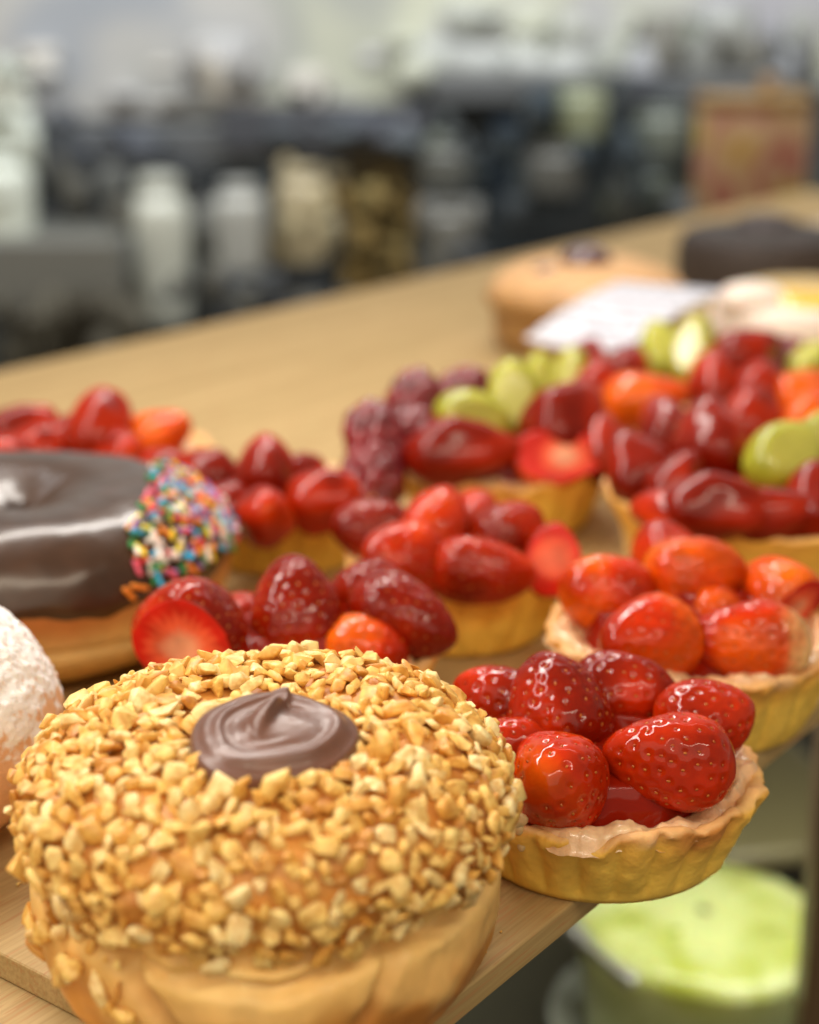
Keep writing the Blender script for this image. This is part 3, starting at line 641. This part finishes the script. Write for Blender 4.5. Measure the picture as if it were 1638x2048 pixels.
# ------------------------------------------------------------------ chocolate ring donut with sprinkles
ring = empty('chocolate_donut', (-10.2, 40.9, 0), 'chocolate glazed donut at the left with rainbow sprinkles over its right end', 'donut')
cen, rx, rz_ = 2.95, 2.40, 1.95
NU, NV = 300, 110
th = np.arange(NV)*2*math.pi/NV; a = np.arange(NU)*2*math.pi/NU
A, TH = np.meshgrid(a, th)      # rows over th
def ring_pt(A, TH, ofs=0.0):
    ct, st = np.cos(TH), np.sin(TH)
    zt = np.where(st > 0, 2.15, 2.05); bx_ = rx*(1+.05*np.sin(2*A+1))
    R = cen+(bx_+ofs)*np.sign(ct)*np.abs(ct)**.97; Z = 2.1+(zt+ofs)*np.sign(st)*np.abs(st)**.97
    P = np.stack([R*np.cos(A), R*np.sin(A), Z], -1)
    P[..., 2] = np.where((ct < 0) & (st > -.2), 4.25-1.1*np.clip(1-R/cen, 0, 1)**2, P[..., 2])
    k = .08*fbm(P, .45, 61, 3)-.10*np.exp(-((Z-1.45-.1*np.sin(3*A))/.10)**2)
    N = np.stack([ct*np.cos(A), ct*np.sin(A), st], -1)
    return P+N*k[..., None], N
P, N_ = ring_pt(A, TH); Pf = P.reshape(-1, 3); nz = fbm(Pf, .9, 62, 4); zf = Pf[:, 2]
gb = sstep(1.3, 2.6, zf+.35*nz)[:, None]; c = np.array((.72, .43, .13))*(1-gb)+np.array((.43, .145, .03))*gb
pw = np.exp(-((zf-1.35)/.38)**2)[:, None]*.85; c = c*(1-pw)+np.array((.80, .58, .26))*pw
f = grid_faces(NU, NV).tolist(); L_ = (NV-1)*NU; f += [[L_+i, L_+(i+1) % NU, (i+1) % NU, i] for i in range(NU)]
link('donut_dough', mesh('donut_dough', Pf, f, M['dough'], c), ring)
# glaze shell: top half, wavy lower edge, thickness
nv = 70; a = np.arange(NU)*2*math.pi/NU
edge = .06+.12*vnoise(np.stack([np.cos(a)*3, np.sin(a)*3, 0*a], -1), 1.1, 66)+.06*vnoise(np.stack([np.cos(a)*9, np.sin(a)*9, 0*a], -1), 1, 67)
s = np.linspace(0, 1, nv)
TH2 = edge[None, :]+(math.pi-edge[None, :])*s[:, None]; A2 = np.tile(a, (nv, 1))
ofs = .09*np.minimum(sstep(0, .045, s), sstep(1, .96, s))[:, None]-.012
Pg, _ = ring_pt(A2, TH2, 0); _, Ng = ring_pt(A2, TH2, 0); Pg = Pg+Ng*(ofs+.012*fbm(Pg, 1.1, 68, 3))[..., None]
cg = np.tile((.052, .022, .010), (nv*NU, 1))
link('chocolate_glaze', mesh('chocolate_glaze', Pg.reshape(-1, 3), grid_faces(NU, nv).tolist(), M['chocglaze'], cg), ring)
v = [(0, 0, 3.25)]+[(.75*math.cos(q_), .75*math.sin(q_), 3.64) for q_ in a]
link('glaze_centre', mesh('glaze_centre', v, [[0, 1+i, 1+(i+1) % NU] for i in range(NU)], M['chocglaze'], np.tile((.05, .026, .016), (len(v), 1))), ring)
SC = [(.85, .06, .07), (.90, .28, .03), (.90, .75, .05), (.03, .28, .07), (.04, .42, .72), (.42, .20, .50), (.90, .80, .74), (.86, .13, .22)]
smat = [plain('sprinkle_'+n_, c_, rough=.38, Subsurface_Weight=.1, Subsurface_Scale=.05) for n_, c_ in zip(('red', 'orange', 'yellow', 'green', 'blue', 'purple', 'white', 'pink'), SC)]
def capsule(L, r, bend):
    n = 10; zs = [-L/2-r*.0, -L/2+.02, -L/4, 0, L/4, L/2-.02, L/2]; rr_ = [r*.55, r, r*1.04, r, r*1.03, r, r*.55]
    v = [(rr_[i]*math.cos(k*2*math.pi/n)+bend*(zs[i]**2), rr_[i]*math.sin(k*2*math.pi/n), zs[i]) for i in range(7) for k in range(n)]
    return v, grid_faces(n, 7).tolist()+[list(range(n))[::-1], [6*n+k for k in range(n)]]
smesh = []
for mi in range(8):
    for Lq, bd in ((.42, 0), (.30, .3), (.50, .12)):
        v, f = capsule(Lq, .062, bd); smesh.append(mesh('sprinkle', v, f, smat[mi]))
rs = np.random.RandomState(9); cnt = 0; pl = []
while cnt < 300:
    aa_ = math.radians(rs.uniform(-70, 85)); tt_ = rs.uniform(.25, 2.3)
    p, n = ring_pt(np.array(aa_), np.array(tt_), 0.0)
    x_, y_, z_ = p
    lim = 3.3+.3*vnoise(p[None], 1.2, 5)[0]+.25*rs.rand()
    if x_ < lim or z_ < 2.3+.5*rs.rand(): continue
    if x_ < lim+.5 and rs.rand() < .35: continue
    hit = sum(1 for q_ in pl if np.linalg.norm(q_-p) < .13)
    if hit > 1: continue
    pl.append(p); mi = rs.choice(8, p=[.15, .16, .11, .11, .15, .10, .12, .10])
    o = link('sprinkle', smesh[mi*3+rs.randint(3)], ring, p+n*(.15+.10*hit))
    q = Vector(n).to_track_quat('X', 'Z') @ Quaternion((1, 0, 0), rs.rand()*6.28) @ Quaternion((0, 1, 0), rs.randn()*.30)
    o.rotation_mode = 'QUATERNION'; o.rotation_quaternion = q; cnt += 1

# ------------------------------------------------------------------ sugar dusted donut at the left edge
sd = empty('sugar_donut', (-10.75, 30.4, 0), 'ball shaped donut dusted with powdered sugar, cut by the left edge', 'donut')
nu, nv = 420, 220; a = np.arange(nu)*2*math.pi/nu; t = np.linspace(.005, math.pi-.005, nv); T_, A = np.meshgrid(t, a, indexing='ij')
P = np.stack([3.65*np.sin(T_)**.85*np.cos(A), 3.65*np.sin(T_)**.85*np.sin(A), 2.45+2.6*np.cos(T_)], -1); P[..., 2] = np.maximum(P[..., 2], 0)
nn = P-np.array((0, 0, 2.4)); nn /= np.linalg.norm(nn, axis=-1)[..., None]
P = P+nn*(.10*fbm(P, .4, 81, 3))[..., None]; zf = P[..., 2]
cov = sstep(1.9, 3.6, zf+.9*fbm(P, 1.6, 82, 5))
P = P+nn*(cov*(.045*fbm(P, 5, 83, 3)+.03*np.abs(vnoise(P, 14, 84))))[..., None]
cov2 = np.clip(sstep(.25, .75, cov+.5*fbm(P, 7, 85, 3)*sstep(1.2, 2.4, zf)), 0, 1).ravel()
c = lerp((.78, .46, .25), (.93, .91, .90), cov2)
link('dusted_dough', mesh('dusted_dough', P.reshape(-1, 3), grid_faces(nu, nv).tolist(), M['sugar'], c), sd)

# ------------------------------------------------------------------ boards
UA = math.atan2(.8, .6)
def rot_box(name, u0, u1, n0, n1, z0, z1, mat, bev, label=None, cat=None, kind=None):
    """box in board axes: u runs along the board, n to its left"""
    o = bm_obj(name, bx(u0, u1, n0, n1, z0, z1, bev), mat, smooth=False)
    o.rotation_euler = (0, 0, UA); tag(o, label, cat, None, kind); return o
# u of the front end: through (-6.5,25.2)
uf = -6.5*.6+25.2*.8
rot_box('serving_board', uf, 135, 14.05, 58.7, -.55, 0, M['wood'], .07, 'pale wooden serving board carrying the pastries', 'board')
lb = rot_box('lower_board', uf-26, 134, 15.6, 60, -1.9, -.56, M['wood'], .08, 'second wooden board showing at the lower left under the serving board', 'board')

# ------------------------------------------------------------------ things behind, on the board
jb = empty('jam_bun', (8.5, 78.5, 0), 'tall golden bun with a dark jam dot on top behind the price card', 'bun')
pr = smooth_prof([(.05, 0), (3.6, 0), (4.3, .5), (4.5, 1.6), (4.45, 2.3), (4.85, 2.8), (4.75, 3.6), (3.9, 4.6), (2.2, 5.3), (.05, 5.3)], 60)*np.array((1, .80))
o = lathe('bun_body', pr, M['dough'], jb, 64, (.66, .36, .13))
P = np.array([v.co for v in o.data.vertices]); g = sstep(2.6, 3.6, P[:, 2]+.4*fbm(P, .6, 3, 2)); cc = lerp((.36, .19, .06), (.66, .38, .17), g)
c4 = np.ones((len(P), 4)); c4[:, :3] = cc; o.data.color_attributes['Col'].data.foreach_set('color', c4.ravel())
jam = plain('dark_jam', (.07, .012, .02), rough=.15, coat=1)
v, f = ellipsoid((-.2, -.9, 4.15), (1.3, 1.2, .9), 24, 12); link('jam', mesh('jam', v, f.tolist(), jam), jb)
v, f = ellipsoid((-2.0, -1.7, 3.95), (.8, .6, .3), 20, 10); link('jam', mesh('jam', v, f.tolist(), jam), jb)

# price card: bent white card with grey print on a clear pin
m, nt, b = new_mat('printed_card'); N = nt.nodes; L = nt.links
tc = N.new('ShaderNodeTexCoord'); mp = N.new('ShaderNodeMapping'); mp.inputs['Scale'].default_value = (3.0, 1.0, 1.0); L.new(tc.outputs['UV'], mp.inputs[0])
no = N.new('ShaderNodeTexNoise'); no.inputs['Scale'].default_value = 7; no.inputs['Detail'].default_value = 3; L.new(mp.outputs[0], no.inputs['Vector'])
wv = N.new('ShaderNodeTexWave'); wv.bands_direction = 'Y'; wv.inputs['Scale'].default_value = 2.0; L.new(tc.outputs['UV'], wv.inputs['Vector'])
mu = N.new('ShaderNodeMath'); mu.operation = 'MULTIPLY'; L.new(no.outputs['Fac'], mu.inputs[0]); L.new(wv.outputs['Fac'], mu.inputs[1])
rp = N.new('ShaderNodeValToRGB'); rp.color_ramp.elements[0].position = .42; rp.color_ramp.elements[0].color = (.66, .66, .74, 1); rp.color_ramp.elements[1].position = .46; rp.color_ramp.elements[1].color = (.22, .22, .27, 1)
L.new(mu.outputs[0], rp.inputs[0]); L.new(rp.outputs[0], b.inputs['Base Color']); setp(b, Roughness=.4)
card = empty('price_card', at(1230, 690, 67), 'white pointed price card with small grey print over the fruit tarts', 'price card')
A0, B0, C0, D0 = at(1050, 676, 66), at(1250, 700, 63.5), at(1455, 580, 69), at(1240, 562, 72)
nu, nv = 20, 12; vv, uv = [], []
for j in range(nv):
    for i in range(nu):
        s_, t_ = i/(nu-1), j/(nv-1)
        p = (A0*(1-s_)+B0*s_)*(1-t_)+(D0*(1-s_)+C0*s_)*t_
        p = p+Vector((0, 0, .35*math.sin(math.pi*s_)*(1-t_)*-.6+.25*math.sin(math.pi*t_))); vv.append(p-card.location); uv.append((s_, t_))
me = mesh('card_sheet', vv, grid_faces(nu, nv, False), m)
ul = me.uv_layers.new(name='UVMap')
for lp in me.loops: ul.data[lp.index].uv = uv[lp.vertex_index]
o = link('card_sheet', me, card); sm = o.modifiers.new('thickness', 'SOLIDIFY'); sm.thickness = .06
pinm = plain('clear_plastic', (.75, .75, .72), rough=.1, Alpha=.5)
pb0 = card.location; pin = bm_obj('card_pin', bx(-.08, .08, -.05, .05, -pb0.z, .3, .02), pinm, card); pin.location = (0.4, 2.2, .2)

cream = plain('whipped_cream', (.86, .74, .66), rough=.5, Subsurface_Weight=.2, Subsurface_Scale=.3, bscale=2, bstr=.2, bdist=.1)
lem = plain('lemon_gel', (.88, .52, .03), rough=.2, coat=.8)
lt = empty('lemon_cream_tart', (17.2, 73, 0), 'white cream tart with a yellow lemon top at the right edge', 'tart')
lathe('cream_body', smooth_prof([(.05, 0), (3.0, 0), (3.5, .4), (3.75, 1.6), (3.7, 2.7), (3.2, 3.3), (1.5, 3.5), (.05, 3.5)], 40), cream, lt, 56)
lathe('lemon_top', smooth_prof([(3.35, 3.1), (3.4, 3.5), (3.0, 3.8), (1.5, 3.95), (.05, 3.95)], 24), lem, lt, 56).location = (.9, .5, 0)
v, f = ellipsoid((-2.2, -1.2, 3.5), (1.6, 1.3, .8), 24, 14); link('cream_swirl', mesh('cream_swirl', v, f.tolist(), cream), lt)
dk = plain('dark_cake', (.045, .032, .028), rough=.6, var=.3, bscale=4, bstr=.5, bdist=.2)
ck = empty('chocolate_cake', (20.6, 96, 0), 'low dark chocolate cake at the back right of the board', 'cake')
lathe('cake_body', smooth_prof([(.05, 0), (4.6, 0), (5.0, .6), (5.0, 2.2), (4.4, 3.1), (2, 3.5), (.05, 3.5)], 40), dk, ck, 56)
lathe('icing', smooth_prof([(1.9, 3.3), (1.7, 3.8), (.8, 4.1), (.05, 4.15)], 16), plain('fudge_icing', (.05, .03, .03), rough=.3), ck, 32)
cb = empty('cream_bun', (27.5, 99, 0), 'pale cream bun at the right edge beside the dark cake', 'bun')
lathe('bun_body', smooth_prof([(.05, 0), (3.2, 0), (4, .8), (4.2, 2), (3.6, 3), (1.5, 3.5), (.05, 3.5)], 40), plain('pale_bun', (.66, .52, .36), rough=.6, var=.1), cb, 48)
lathe('sugar_top', smooth_prof([(2.2, 3.35), (2, 3.6), (1, 3.9), (.05, 3.95)], 12), plain('icing_sugar', (.8, .76, .7), rough=.8), cb, 32)

# ------------------------------------------------------------------ lower shelf on the right
shelf_m = plain('lower_shelf_steel', (.045, .040, .020), rough=.5, var=.25, vscale=.08)
o = bm_obj('lower_shelf', bx(-40, 90, 20, 120, -27, -26), shelf_m); tag(o, 'dark olive lower shelf of the display case', 'shelf')
def dome_cake(loc):
    t = empty('lime_cake', loc, 'round lime green cream cake on the lower shelf at the bottom right', 'cake')
    nu, nv = 120, 50; a = np.arange(nu)*2*math.pi/nu; tt = np.linspace(.01, 1, nv); T_, A = np.meshgrid(tt, a, indexing='ij')
    R = 5.2*np.sin(np.minimum(T_*1.5, 1)*math.pi/2)**.8; Z = 6.2-1.0*np.minimum(T_*1.5, 1)**3-5.2*np.clip((T_-.66)/.34, 0, 1); R = R*(1-.12*np.clip((T_-.66)/.34, 0, 1))
    P = np.stack([R*np.cos(A), R*np.sin(A), Z], -1).reshape(-1, 3); P[:, 2] += .12*fbm(P, .6, 5, 3)
    g = np.clip(.3+1.2*fbm(P, .42, 7, 3), 0, 1); c = lerp((.62, .68, .28), (.38, .44, .03), g)
    wh = sstep(5.4, 3.8, P[:, 2])[:, None]*.8; c = c*(1-wh)+np.array((.42, .48, .22))*wh
    link('lime_cream', mesh('lime_cream', P, grid_faces(nu, nv).tolist(), M['custard'], c), t)
    rs = np.random.RandomState(3)
    for k in range(9):
        an, r_ = rs.rand()*6.28, 1.2+2.6*rs.rand(); v, f = ellipsoid((0, 0, 0), (.55, .30, .22), 14, 8)
        o = link('lime_zest', mesh('lime_zest', v, f.tolist(), M['grape'], np.tile((.30, .34, .02), (len(v), 1))), t, (r_*math.cos(an), r_*math.sin(an), 6.05-.05*r_)); o.rotation_euler = (rs.randn()*.3, rs.randn()*.3, rs.rand()*3)
    return t
lc = at(1400, 1955, 60.0); dome_cake((lc.x, lc.y, -26))
for i, (px, py, Y, lab) in enumerate(((1180, 1980, 58.5, ''),)):
    t = empty('cake_plate', (lc.x, lc.y, -26), 'white plate rim under the lime green cake', 'plate')
    t.location.z = -25.99
    lathe('plate_dish', smooth_prof([(.05, .05), (4.5, .05), (5.6, .5), (6.2, .9), (6.1, 1.05), (5.2, .6), (4.4, .25), (.05, .2)], 40), plain('white_china', (.36, .38, .33), rough=.15, coat=.5), t, 64)
# pale rail standing in for a blurred whitish streak beside the plate
pc = at(1120, 1870, 57); o = bm_obj('shelf_rail', bx(-.3, .3, -3.5, 2, -.2, .2, .1), plain('rail_metal', (.6, .6, .55), rough=.25, metal=.6)); o.location = (pc.x+1.2, pc.y+2, -20.5); o.rotation_euler = (0, 0, math.radians(28))
tag(o, 'pale metal rail crossing under the board left of the lime cake', 'rail')
tray = bm_obj('serving_tray', bx(-7, 6, -8, 8, -.6, .6, .55), plain('tray_olive', (.17, .15, .075), rough=.3, coat=.3), smooth=True); tp = at(1460, 1600, 74); tray.location = (tp.x-1.3, tp.y, -21); tray.rotation_euler = (0, 0, math.radians(12))
tag(tray, 'olive grey rounded tray on the lower shelf behind the lime cake', 'tray')
o = bm_obj('shelf_post', bx(-1.6, 1.6, -.8, .8, -26, -1, .3), plain('brown_post', (.115, .07, .035), rough=.4)); pp = at(1712, 1700, 52); o.location = (pp.x, pp.y, 0)
tag(o, 'brown upright post of the display case at the lower right edge', 'post')
bp_ = empty('brown_pastry', (at(1450, 1745, 62).x, 66, -26), 'small brown pastry between the tray and the lime cake', 'pastry')
lathe('pastry_body', smooth_prof([(.05, 0), (3, 0), (3.6, 1), (3.4, 2.2), (2, 3), (.05, 3.1)], 30), plain('brown_crust', (.36, .15, .05), rough=.6, var=.2), bp_, 40)
lathe('pastry_filling', [(1.6, 3.0), (1.2, 3.3), (.05, 3.35)], plain('pastry_filling', (.30, .10, .04), rough=.4), bp_, 30)

# ------------------------------------------------------------------ the shop behind, far out of focus
def setb(name, x0, x1, y0, y1, z0, z1, mat, label=None, cat=None, kind=None, rz=0, bev=.6):
    cx_, cy_ = (x0+x1)/2, (y0+y1)/2
    o = bm_obj(name, bx(x0-cx_, x1-cx_, y0-cy_, y1-cy_, z0, z1, bev), mat); o.location = (cx_, cy_, 0); o.rotation_euler = (0, 0, rz)
    tag(o, label, cat, None, kind); return o
fl = plain('floor_tile', (.16, .15, .13), rough=.4)
o = bm_obj('floor', bx(-400, 400, -150, 500, -92, -90), fl); tag(o, kind='structure')
wl = plain('wall_paint', (.42, .43, .42), rough=.8, var=.14, vscale=.02)
o = bm_obj('wall', bx(-300, 400, 380, 390, -90, 260), wl); tag(o, kind='structure')
def blot(name, cols, scale, rough=.5):
    m, nt, b = new_mat(name); N = nt.nodes; L = nt.links
    tc = N.new('ShaderNodeTexCoord'); no = N.new('ShaderNodeTexNoise'); no.inputs['Scale'].default_value = scale; no.inputs['Detail'].default_value = 2; L.new(tc.outputs['Object'], no.inputs['Vector'])
    rp = N.new('ShaderNodeValToRGB'); cr = rp.color_ramp; cr.interpolation = 'EASE'
    for k, c_ in enumerate(cols):
        pos = .32+.36*k/(len(cols)-1); e = cr.elements[k] if k < 2 else cr.elements.new(pos); e.position = pos; e.color = c_+(1,)
    L.new(no.outputs['Fac'], rp.inputs[0]); L.new(rp.outputs[0], b.inputs['Base Color']); setp(b, Roughness=rough); return m
dark = blot('dark_cabinet', ((.035, .052, .064), (.075, .09, .10), (.028, .036, .042), (.11, .12, .13)), .035, .45)  # dark tones lifted, so the haze is put into the colour
def px_box(name, px0, px1, py0, py1, Y, dep, mat, label, cat, parent=None, bev=.6):
    a0, a1 = at(px0, py1, Y), at(px1, py0, Y)
    return setb(name, a0.x, a1.x, Y, Y+dep, a0.z, a1.z, mat, label, cat, bev=bev)
lower = at(0, 800, 262).z
cab = empty('back_cabinet', (0, 262, -90), 'long dark cabinet with open shelves across the shop behind', 'cabinet')
def cpart(name, px0, px1, py0, py1, Y, dep, mat):
    a0, a1 = at(px0, py1, Y), at(px1, py0, Y)
    o = bm_obj(name, bx(a0.x, a1.x, Y-262, Y+dep-262, a0.z+90, a1.z+90, .5), mat, cab); return o
g1 = blot('grey_panel', ((.08, .09, .11), (.15, .16, .17), (.10, .105, .10)), .04); g2 = blot('pale_grey_panel', ((.40, .43, .48), (.56, .56, .55), (.48, .50, .46), (.66, .68, .55), (.52, .52, .57)), .022); g3 = plain('slate_panel', (.075, .082, .10), rough=.5)
br = plain('brown_panel', (.075, .055, .02), rough=.5); nv_ = plain('navy_panel', (.012, .028, .05), rough=.5); tl = plain('teal_grey_panel', (.15, .18, .17), rough=.4)
cpart('base_front', -400, 2100, 560, 1150, 262, 30, dark)
cpart('back_panel', -400, 2100, 180, 562, 300, 4, dark)
cpart('top_rail', 60, 840, 255, 330, 270, 10, g1)
cpart('top_rail', 440, 860, 210, 300, 266, 3, g3)
cpart('door', 240, 410, 320, 620, 285, 3, g1)
cpart('door', 690, 820, 290, 560, 268, 10, br)
cpart('door', 985, 1050, 250, 420, 268, 8, nv_)
cpart('door', 1215, 1260, 150, 480, 268, 10, dark)
cpart('top_rail', 860, 1600, 150, 205, 275, 8, g1)
hood = setb('range_hood', at(-300, 200, 300).x, at(1900, 200, 300).x, 300, 340, at(0, 235, 300).z, at(0, -120, 300).z, g2, 'pale grey steel hood above the dark cabinet', 'hood', rz=math.radians(5))
def bottle(px, py0, py1, w, Y, col, label, name='jar', cat='jar', neck=.75, rough=.3, lid=None, group=None):
    """py0 top, py1 bottom in the picture"""
    b0, b1 = at(px, py1, Y), at(px, py0, Y); h = b1.z-b0.z; r = w/2/FPX*Y
    t = empty(name, (b0.x, Y, b0.z), label, cat, group)
    lathe(name+'_body', smooth_prof([(.05, 0), (r*.72, 0), (r*.86, h*.05), (r*.95, h*.4), (r, h*.66), (r*.93, h*.78), (r*neck*.85, h*.86), (r*neck*.85, h*.9), (.05, h*.9)], 30), plain(name+'_glass', col, rough=rough, coat=.4), t, 28)
    lathe('lid', [(r*neck*.88, h*.88), (r*neck*.92, h*.91), (r*neck*.88, h*.98), (.05, h)], plain('lid', lid or tuple(c*.8 for c in col), rough=.4), t, 24)
    return t
W1, W2 = (.66, .68, .60), (.52, .53, .50)
bottle(328, 345, 640, 125, 255, W1, 'tall white canister on the far counter, leftmost of three', 'canister', 'canister')
bottle(482, 360, 540, 105, 255, W2, 'white canister on the far counter, middle of three', 'canister', 'canister')
bottle(608, 330, 520, 110, 257, (.55, .47, .30), 'cream and tan canister on the far counter, rightmost of three', 'canister', 'canister')
bottle(15, 290, 520, 130, 250, (.80, .86, .78), 'bright white shape standing in for window light, cut by the left edge', 'window_stand_in', 'window_stand_in')  # white vessels here and below take the place of bright window light
bottle(8, 120, 262, 85, 262, (.72, .72, .64), 'pale shape standing in for window light, high at the left edge', 'window_stand_in', 'window_stand_in')
bottle(448, 95, 200, 95, 290, (.62, .58, .50), 'pale beige round pot standing in for a blurred highlight before the hood', 'pot', 'pot', neck=.9)  # round pot added to imitate an out-of-focus disc of light
bottle(1158, 170, 275, 105, 262, (.36, .40, .26), 'pale green jar standing in for a blurred highlight on the dark shelf, highest of the jars', 'jar', neck=.95)  # pale jar put in place of a bright out-of-focus disc
bottle(1322, 215, 310, 105, 262, (.20, .23, .20), 'grey-green jar on the dark shelf beside the colourful tin', 'jar', neck=.95)
bottle(1110, 285, 385, 125, 262, (.16, .165, .155), 'grey jar on the dark shelf below the pale green one', 'jar', neck=.9)
bottle(890, 280, 375, 110, 262, (.16, .17, .16), 'grey jar on the dark shelf left of the navy door', 'jar', neck=.9)
bottle(893, 400, 545, 100, 258, (.20, .20, .18), 'grey jar standing on the counter below the dark shelf', 'jar', neck=.9)
bottle(1300, 335, 410, 95, 262, (.09, .11, .09), 'dark green jar low on the dark shelf', 'jar', neck=.9)
bottle(1345, 35, 150, 110, 295, (.42, .46, .38), 'pale sage pot standing before the hood, right of centre', 'pot', 'pot', neck=.9)
a0 = at(110, 610, 240); o = px_box('grey_box', -60, 235, 480, 612, 240, 25, plain('box_grey', (.20, .20, .18), rough=.4), 'low grey box on the far counter at the left', 'box')  # plain box for the grey metal block at the left
o = px_box('brown_crate', 40, 255, 612, 760, 236, 20, plain('crate_brown', (.050, .042, .028), rough=.5), 'dark brown crate behind the board at the left', 'crate')
# colourful tin
Y = 170; b0, b1 = at(1495, 430, Y), at(1495, 190, Y); h = b1.z-b0.z; r = 112/FPX*Y
tin = empty('colourful_tin', (b0.x, Y, b0.z), 'round tin with a red, pink and yellow label at the right', 'tin')
m, nt, b = new_mat('tin_label'); N = nt.nodes; L = nt.links
tc = N.new('ShaderNodeTexCoord'); no = N.new('ShaderNodeTexNoise'); no.inputs['Scale'].default_value = .16; no.inputs['Detail'].default_value = 1; L.new(tc.outputs['Object'], no.inputs['Vector'])
rp = N.new('ShaderNodeValToRGB'); cr = rp.color_ramp; cr.interpolation = 'EASE'
for k, (pos, c_) in enumerate(((.30, (.50, .30, .05)), (.42, (.55, .36, .22)), (.50, (.42, .13, .10)), (.56, (.52, .32, .22)), (.66, (.52, .36, .07)))):
    e = cr.elements[k] if k < 2 else cr.elements.new(pos); e.position = pos; e.color = c_+(1,)
L.new(no.outputs['Fac'], rp.inputs[0]); L.new(rp.outputs[0], b.inputs['Base Color']); setp(b, Roughness=.35)
lathe('tin_body', [(r*.96, 0), (r, h*.03), (r, h*.92), (r*.97, h*.94)], m, tin, 48)
lathe('lid', [(r*1.02, h*.90), (r*1.03, h*.98), (r*.98, h), (.05, h)], plain('tin_lid', (.34, .20, .06), rough=.3), tin, 48)
sh = px_box('tin_shelf', 1380, 1800, 432, 470, 165, 20, dark, 'dark ledge that the colourful tin stands on', 'ledge')

# the blurred rest of the shop: packets, cups, bottles and tools nobody could count, as one mesh; some pale pieces stand in for light
rs = np.random.RandomState(77); parts = []
def clutter(px0, px1, py0, py1, Y, n, pal, w0=18, w1=60, asp=(.6, 2.2), kind=0):
    for k in range(n):
        px, py = rs.uniform(px0, px1), rs.uniform(py0, py1); w = rs.uniform(w0, w1); hh = w*rs.uniform(*asp); yy = Y+rs.uniform(-6, 10)
        p = at(px, py, yy); r = w/2/FPX*yy*1.1; h = hh/2/FPX*yy*1.1
        c = np.array(pal[rs.randint(len(pal))])*rs.uniform(.85, 1.15); c = c*.55+.45*np.mean(pal, axis=0)
        if rs.rand() < .5:
            v, f = ellipsoid(p, (r, r, h), 10, 7)
        else:
            v = np.array([(x*r, y*r, z*h) for z in (-1, 1) for x, y in ((-1, -1), (1, -1), (1, 1), (-1, 1))]); an = rs.uniform(-.5, .5); ca, sa = math.cos(an), math.sin(an)
            v = v@np.array(((ca, -sa, 0), (sa, ca, 0), (0, 0, 1))).T+np.array(p)
            f = np.array(((0, 3, 2, 1), (4, 5, 6, 7), (0, 1, 5, 4), (1, 2, 6, 5), (2, 3, 7, 6), (3, 0, 4, 7)))
        parts.append((v, f, np.tile(np.clip(c, 0, .95), (len(v), 1))))
grey = [(.10, .11, .12), (.20, .21, .20), (.06, .07, .09), (.15, .14, .11), (.28, .28, .26)]
pale = [(.60, .62, .56), (.45, .47, .45), (.66, .60, .48), (.50, .52, .58), (.36, .38, .36)]
warm = [(.30, .20, .07), (.22, .16, .06), (.14, .10, .04), (.35, .28, .12)]
clutter(60, 260, 330, 480, 258, 12, grey[:4]); clutter(0, 230, 470, 620, 250, 22, grey+pale[3:])
clutter(250, 420, 330, 600, 262, 12, grey); clutter(400, 700, 340, 560, 262, 18, grey+pale[1:2]+warm, 16, 46)
clutter(560, 690, 330, 470, 256, 14, [(.55, .46, .25), (.60, .58, .50), (.40, .33, .2)], 16, 40)
clutter(690, 830, 330, 590, 262, 26, warm, 20, 55); clutter(830, 1380, 200, 430, 264, 30, grey[:3]+[(.03, .05, .08), (.02, .03, .04), (.22, .25, .18)], 18, 60)
clutter(840, 960, 400, 560, 258, 10, grey, 16, 50); clutter(1250, 1640, 60, 190, 290, 26, pale[1:]+grey, 20, 70)
clutter(20, 800, 90, 215, 292, 20, [(.60, .60, .58), (.52, .53, .56), (.66, .62, .55)], 30, 100, (.3, 1.0)); clutter(800, 1500, 20, 150, 292, 22, [(.56, .58, .54), (.62, .64, .50), (.5, .52, .54)], 30, 100, (.3, 1.1))  # pale pieces before the hood stand in for reflections on it
clutter(0, 820, 235, 300, 262, 22, [(.12, .13, .16), (.16, .17, .20), (.10, .12, .13)], 24, 80, (.3, .9))
clutter(-60, 60, 110, 560, 252, 30, [(.85, .90, .82), (.70, .74, .66), (.5, .55, .5)], 20, 55)  # near-white pieces imitate the bright window at the left edge
clutter(1400, 1660, 185, 215, 176, 5, [(.30, .18, .05), (.4, .25, .12)], 20, 50)
clutter(0, 260, 600, 730, 232, 26, [(.05, .045, .03), (.10, .09, .07), (.16, .15, .12)], 20, 60); clutter(300, 700, 560, 640, 240, 20, grey[:4], 20, 50)
v, f, c = join(parts)
o = link('shelf_clutter', mesh('shelf_clutter', v, f, attr_mat('shop_clutter', rough=.8, spec=.1), c)); tag(o, kind='stuff')
# crumbs dropped on the board
rs = np.random.RandomState(5); parts = []
for k in range(110):
    an = rs.uniform(2.6, 6.6); rr_ = 3.6+rs.rand()**1.7*4.0; x_, y_ = -2.42+rr_*math.cos(an), 25.25+rr_*math.sin(an)
    u_, n_ = x_*.6+y_*.8, -x_*.8+y_*.6
    if u_ < uf+.3 or n_ < 14.35: continue
    v, f = chip_vf[rs.randint(16)]; s_ = rs.uniform(.04, .15); q = Quaternion((rs.randn(), rs.randn(), rs.randn(), rs.randn())).normalized()
    parts.append(((v*s_)@np.array(q.to_matrix()).T+np.array((x_, y_, s_*.3)), f))
vs, fs, _ = join(parts); o = link('board_crumbs', mesh('board_crumbs', vs, fs, M['nut'])); tag(o, kind='stuff')
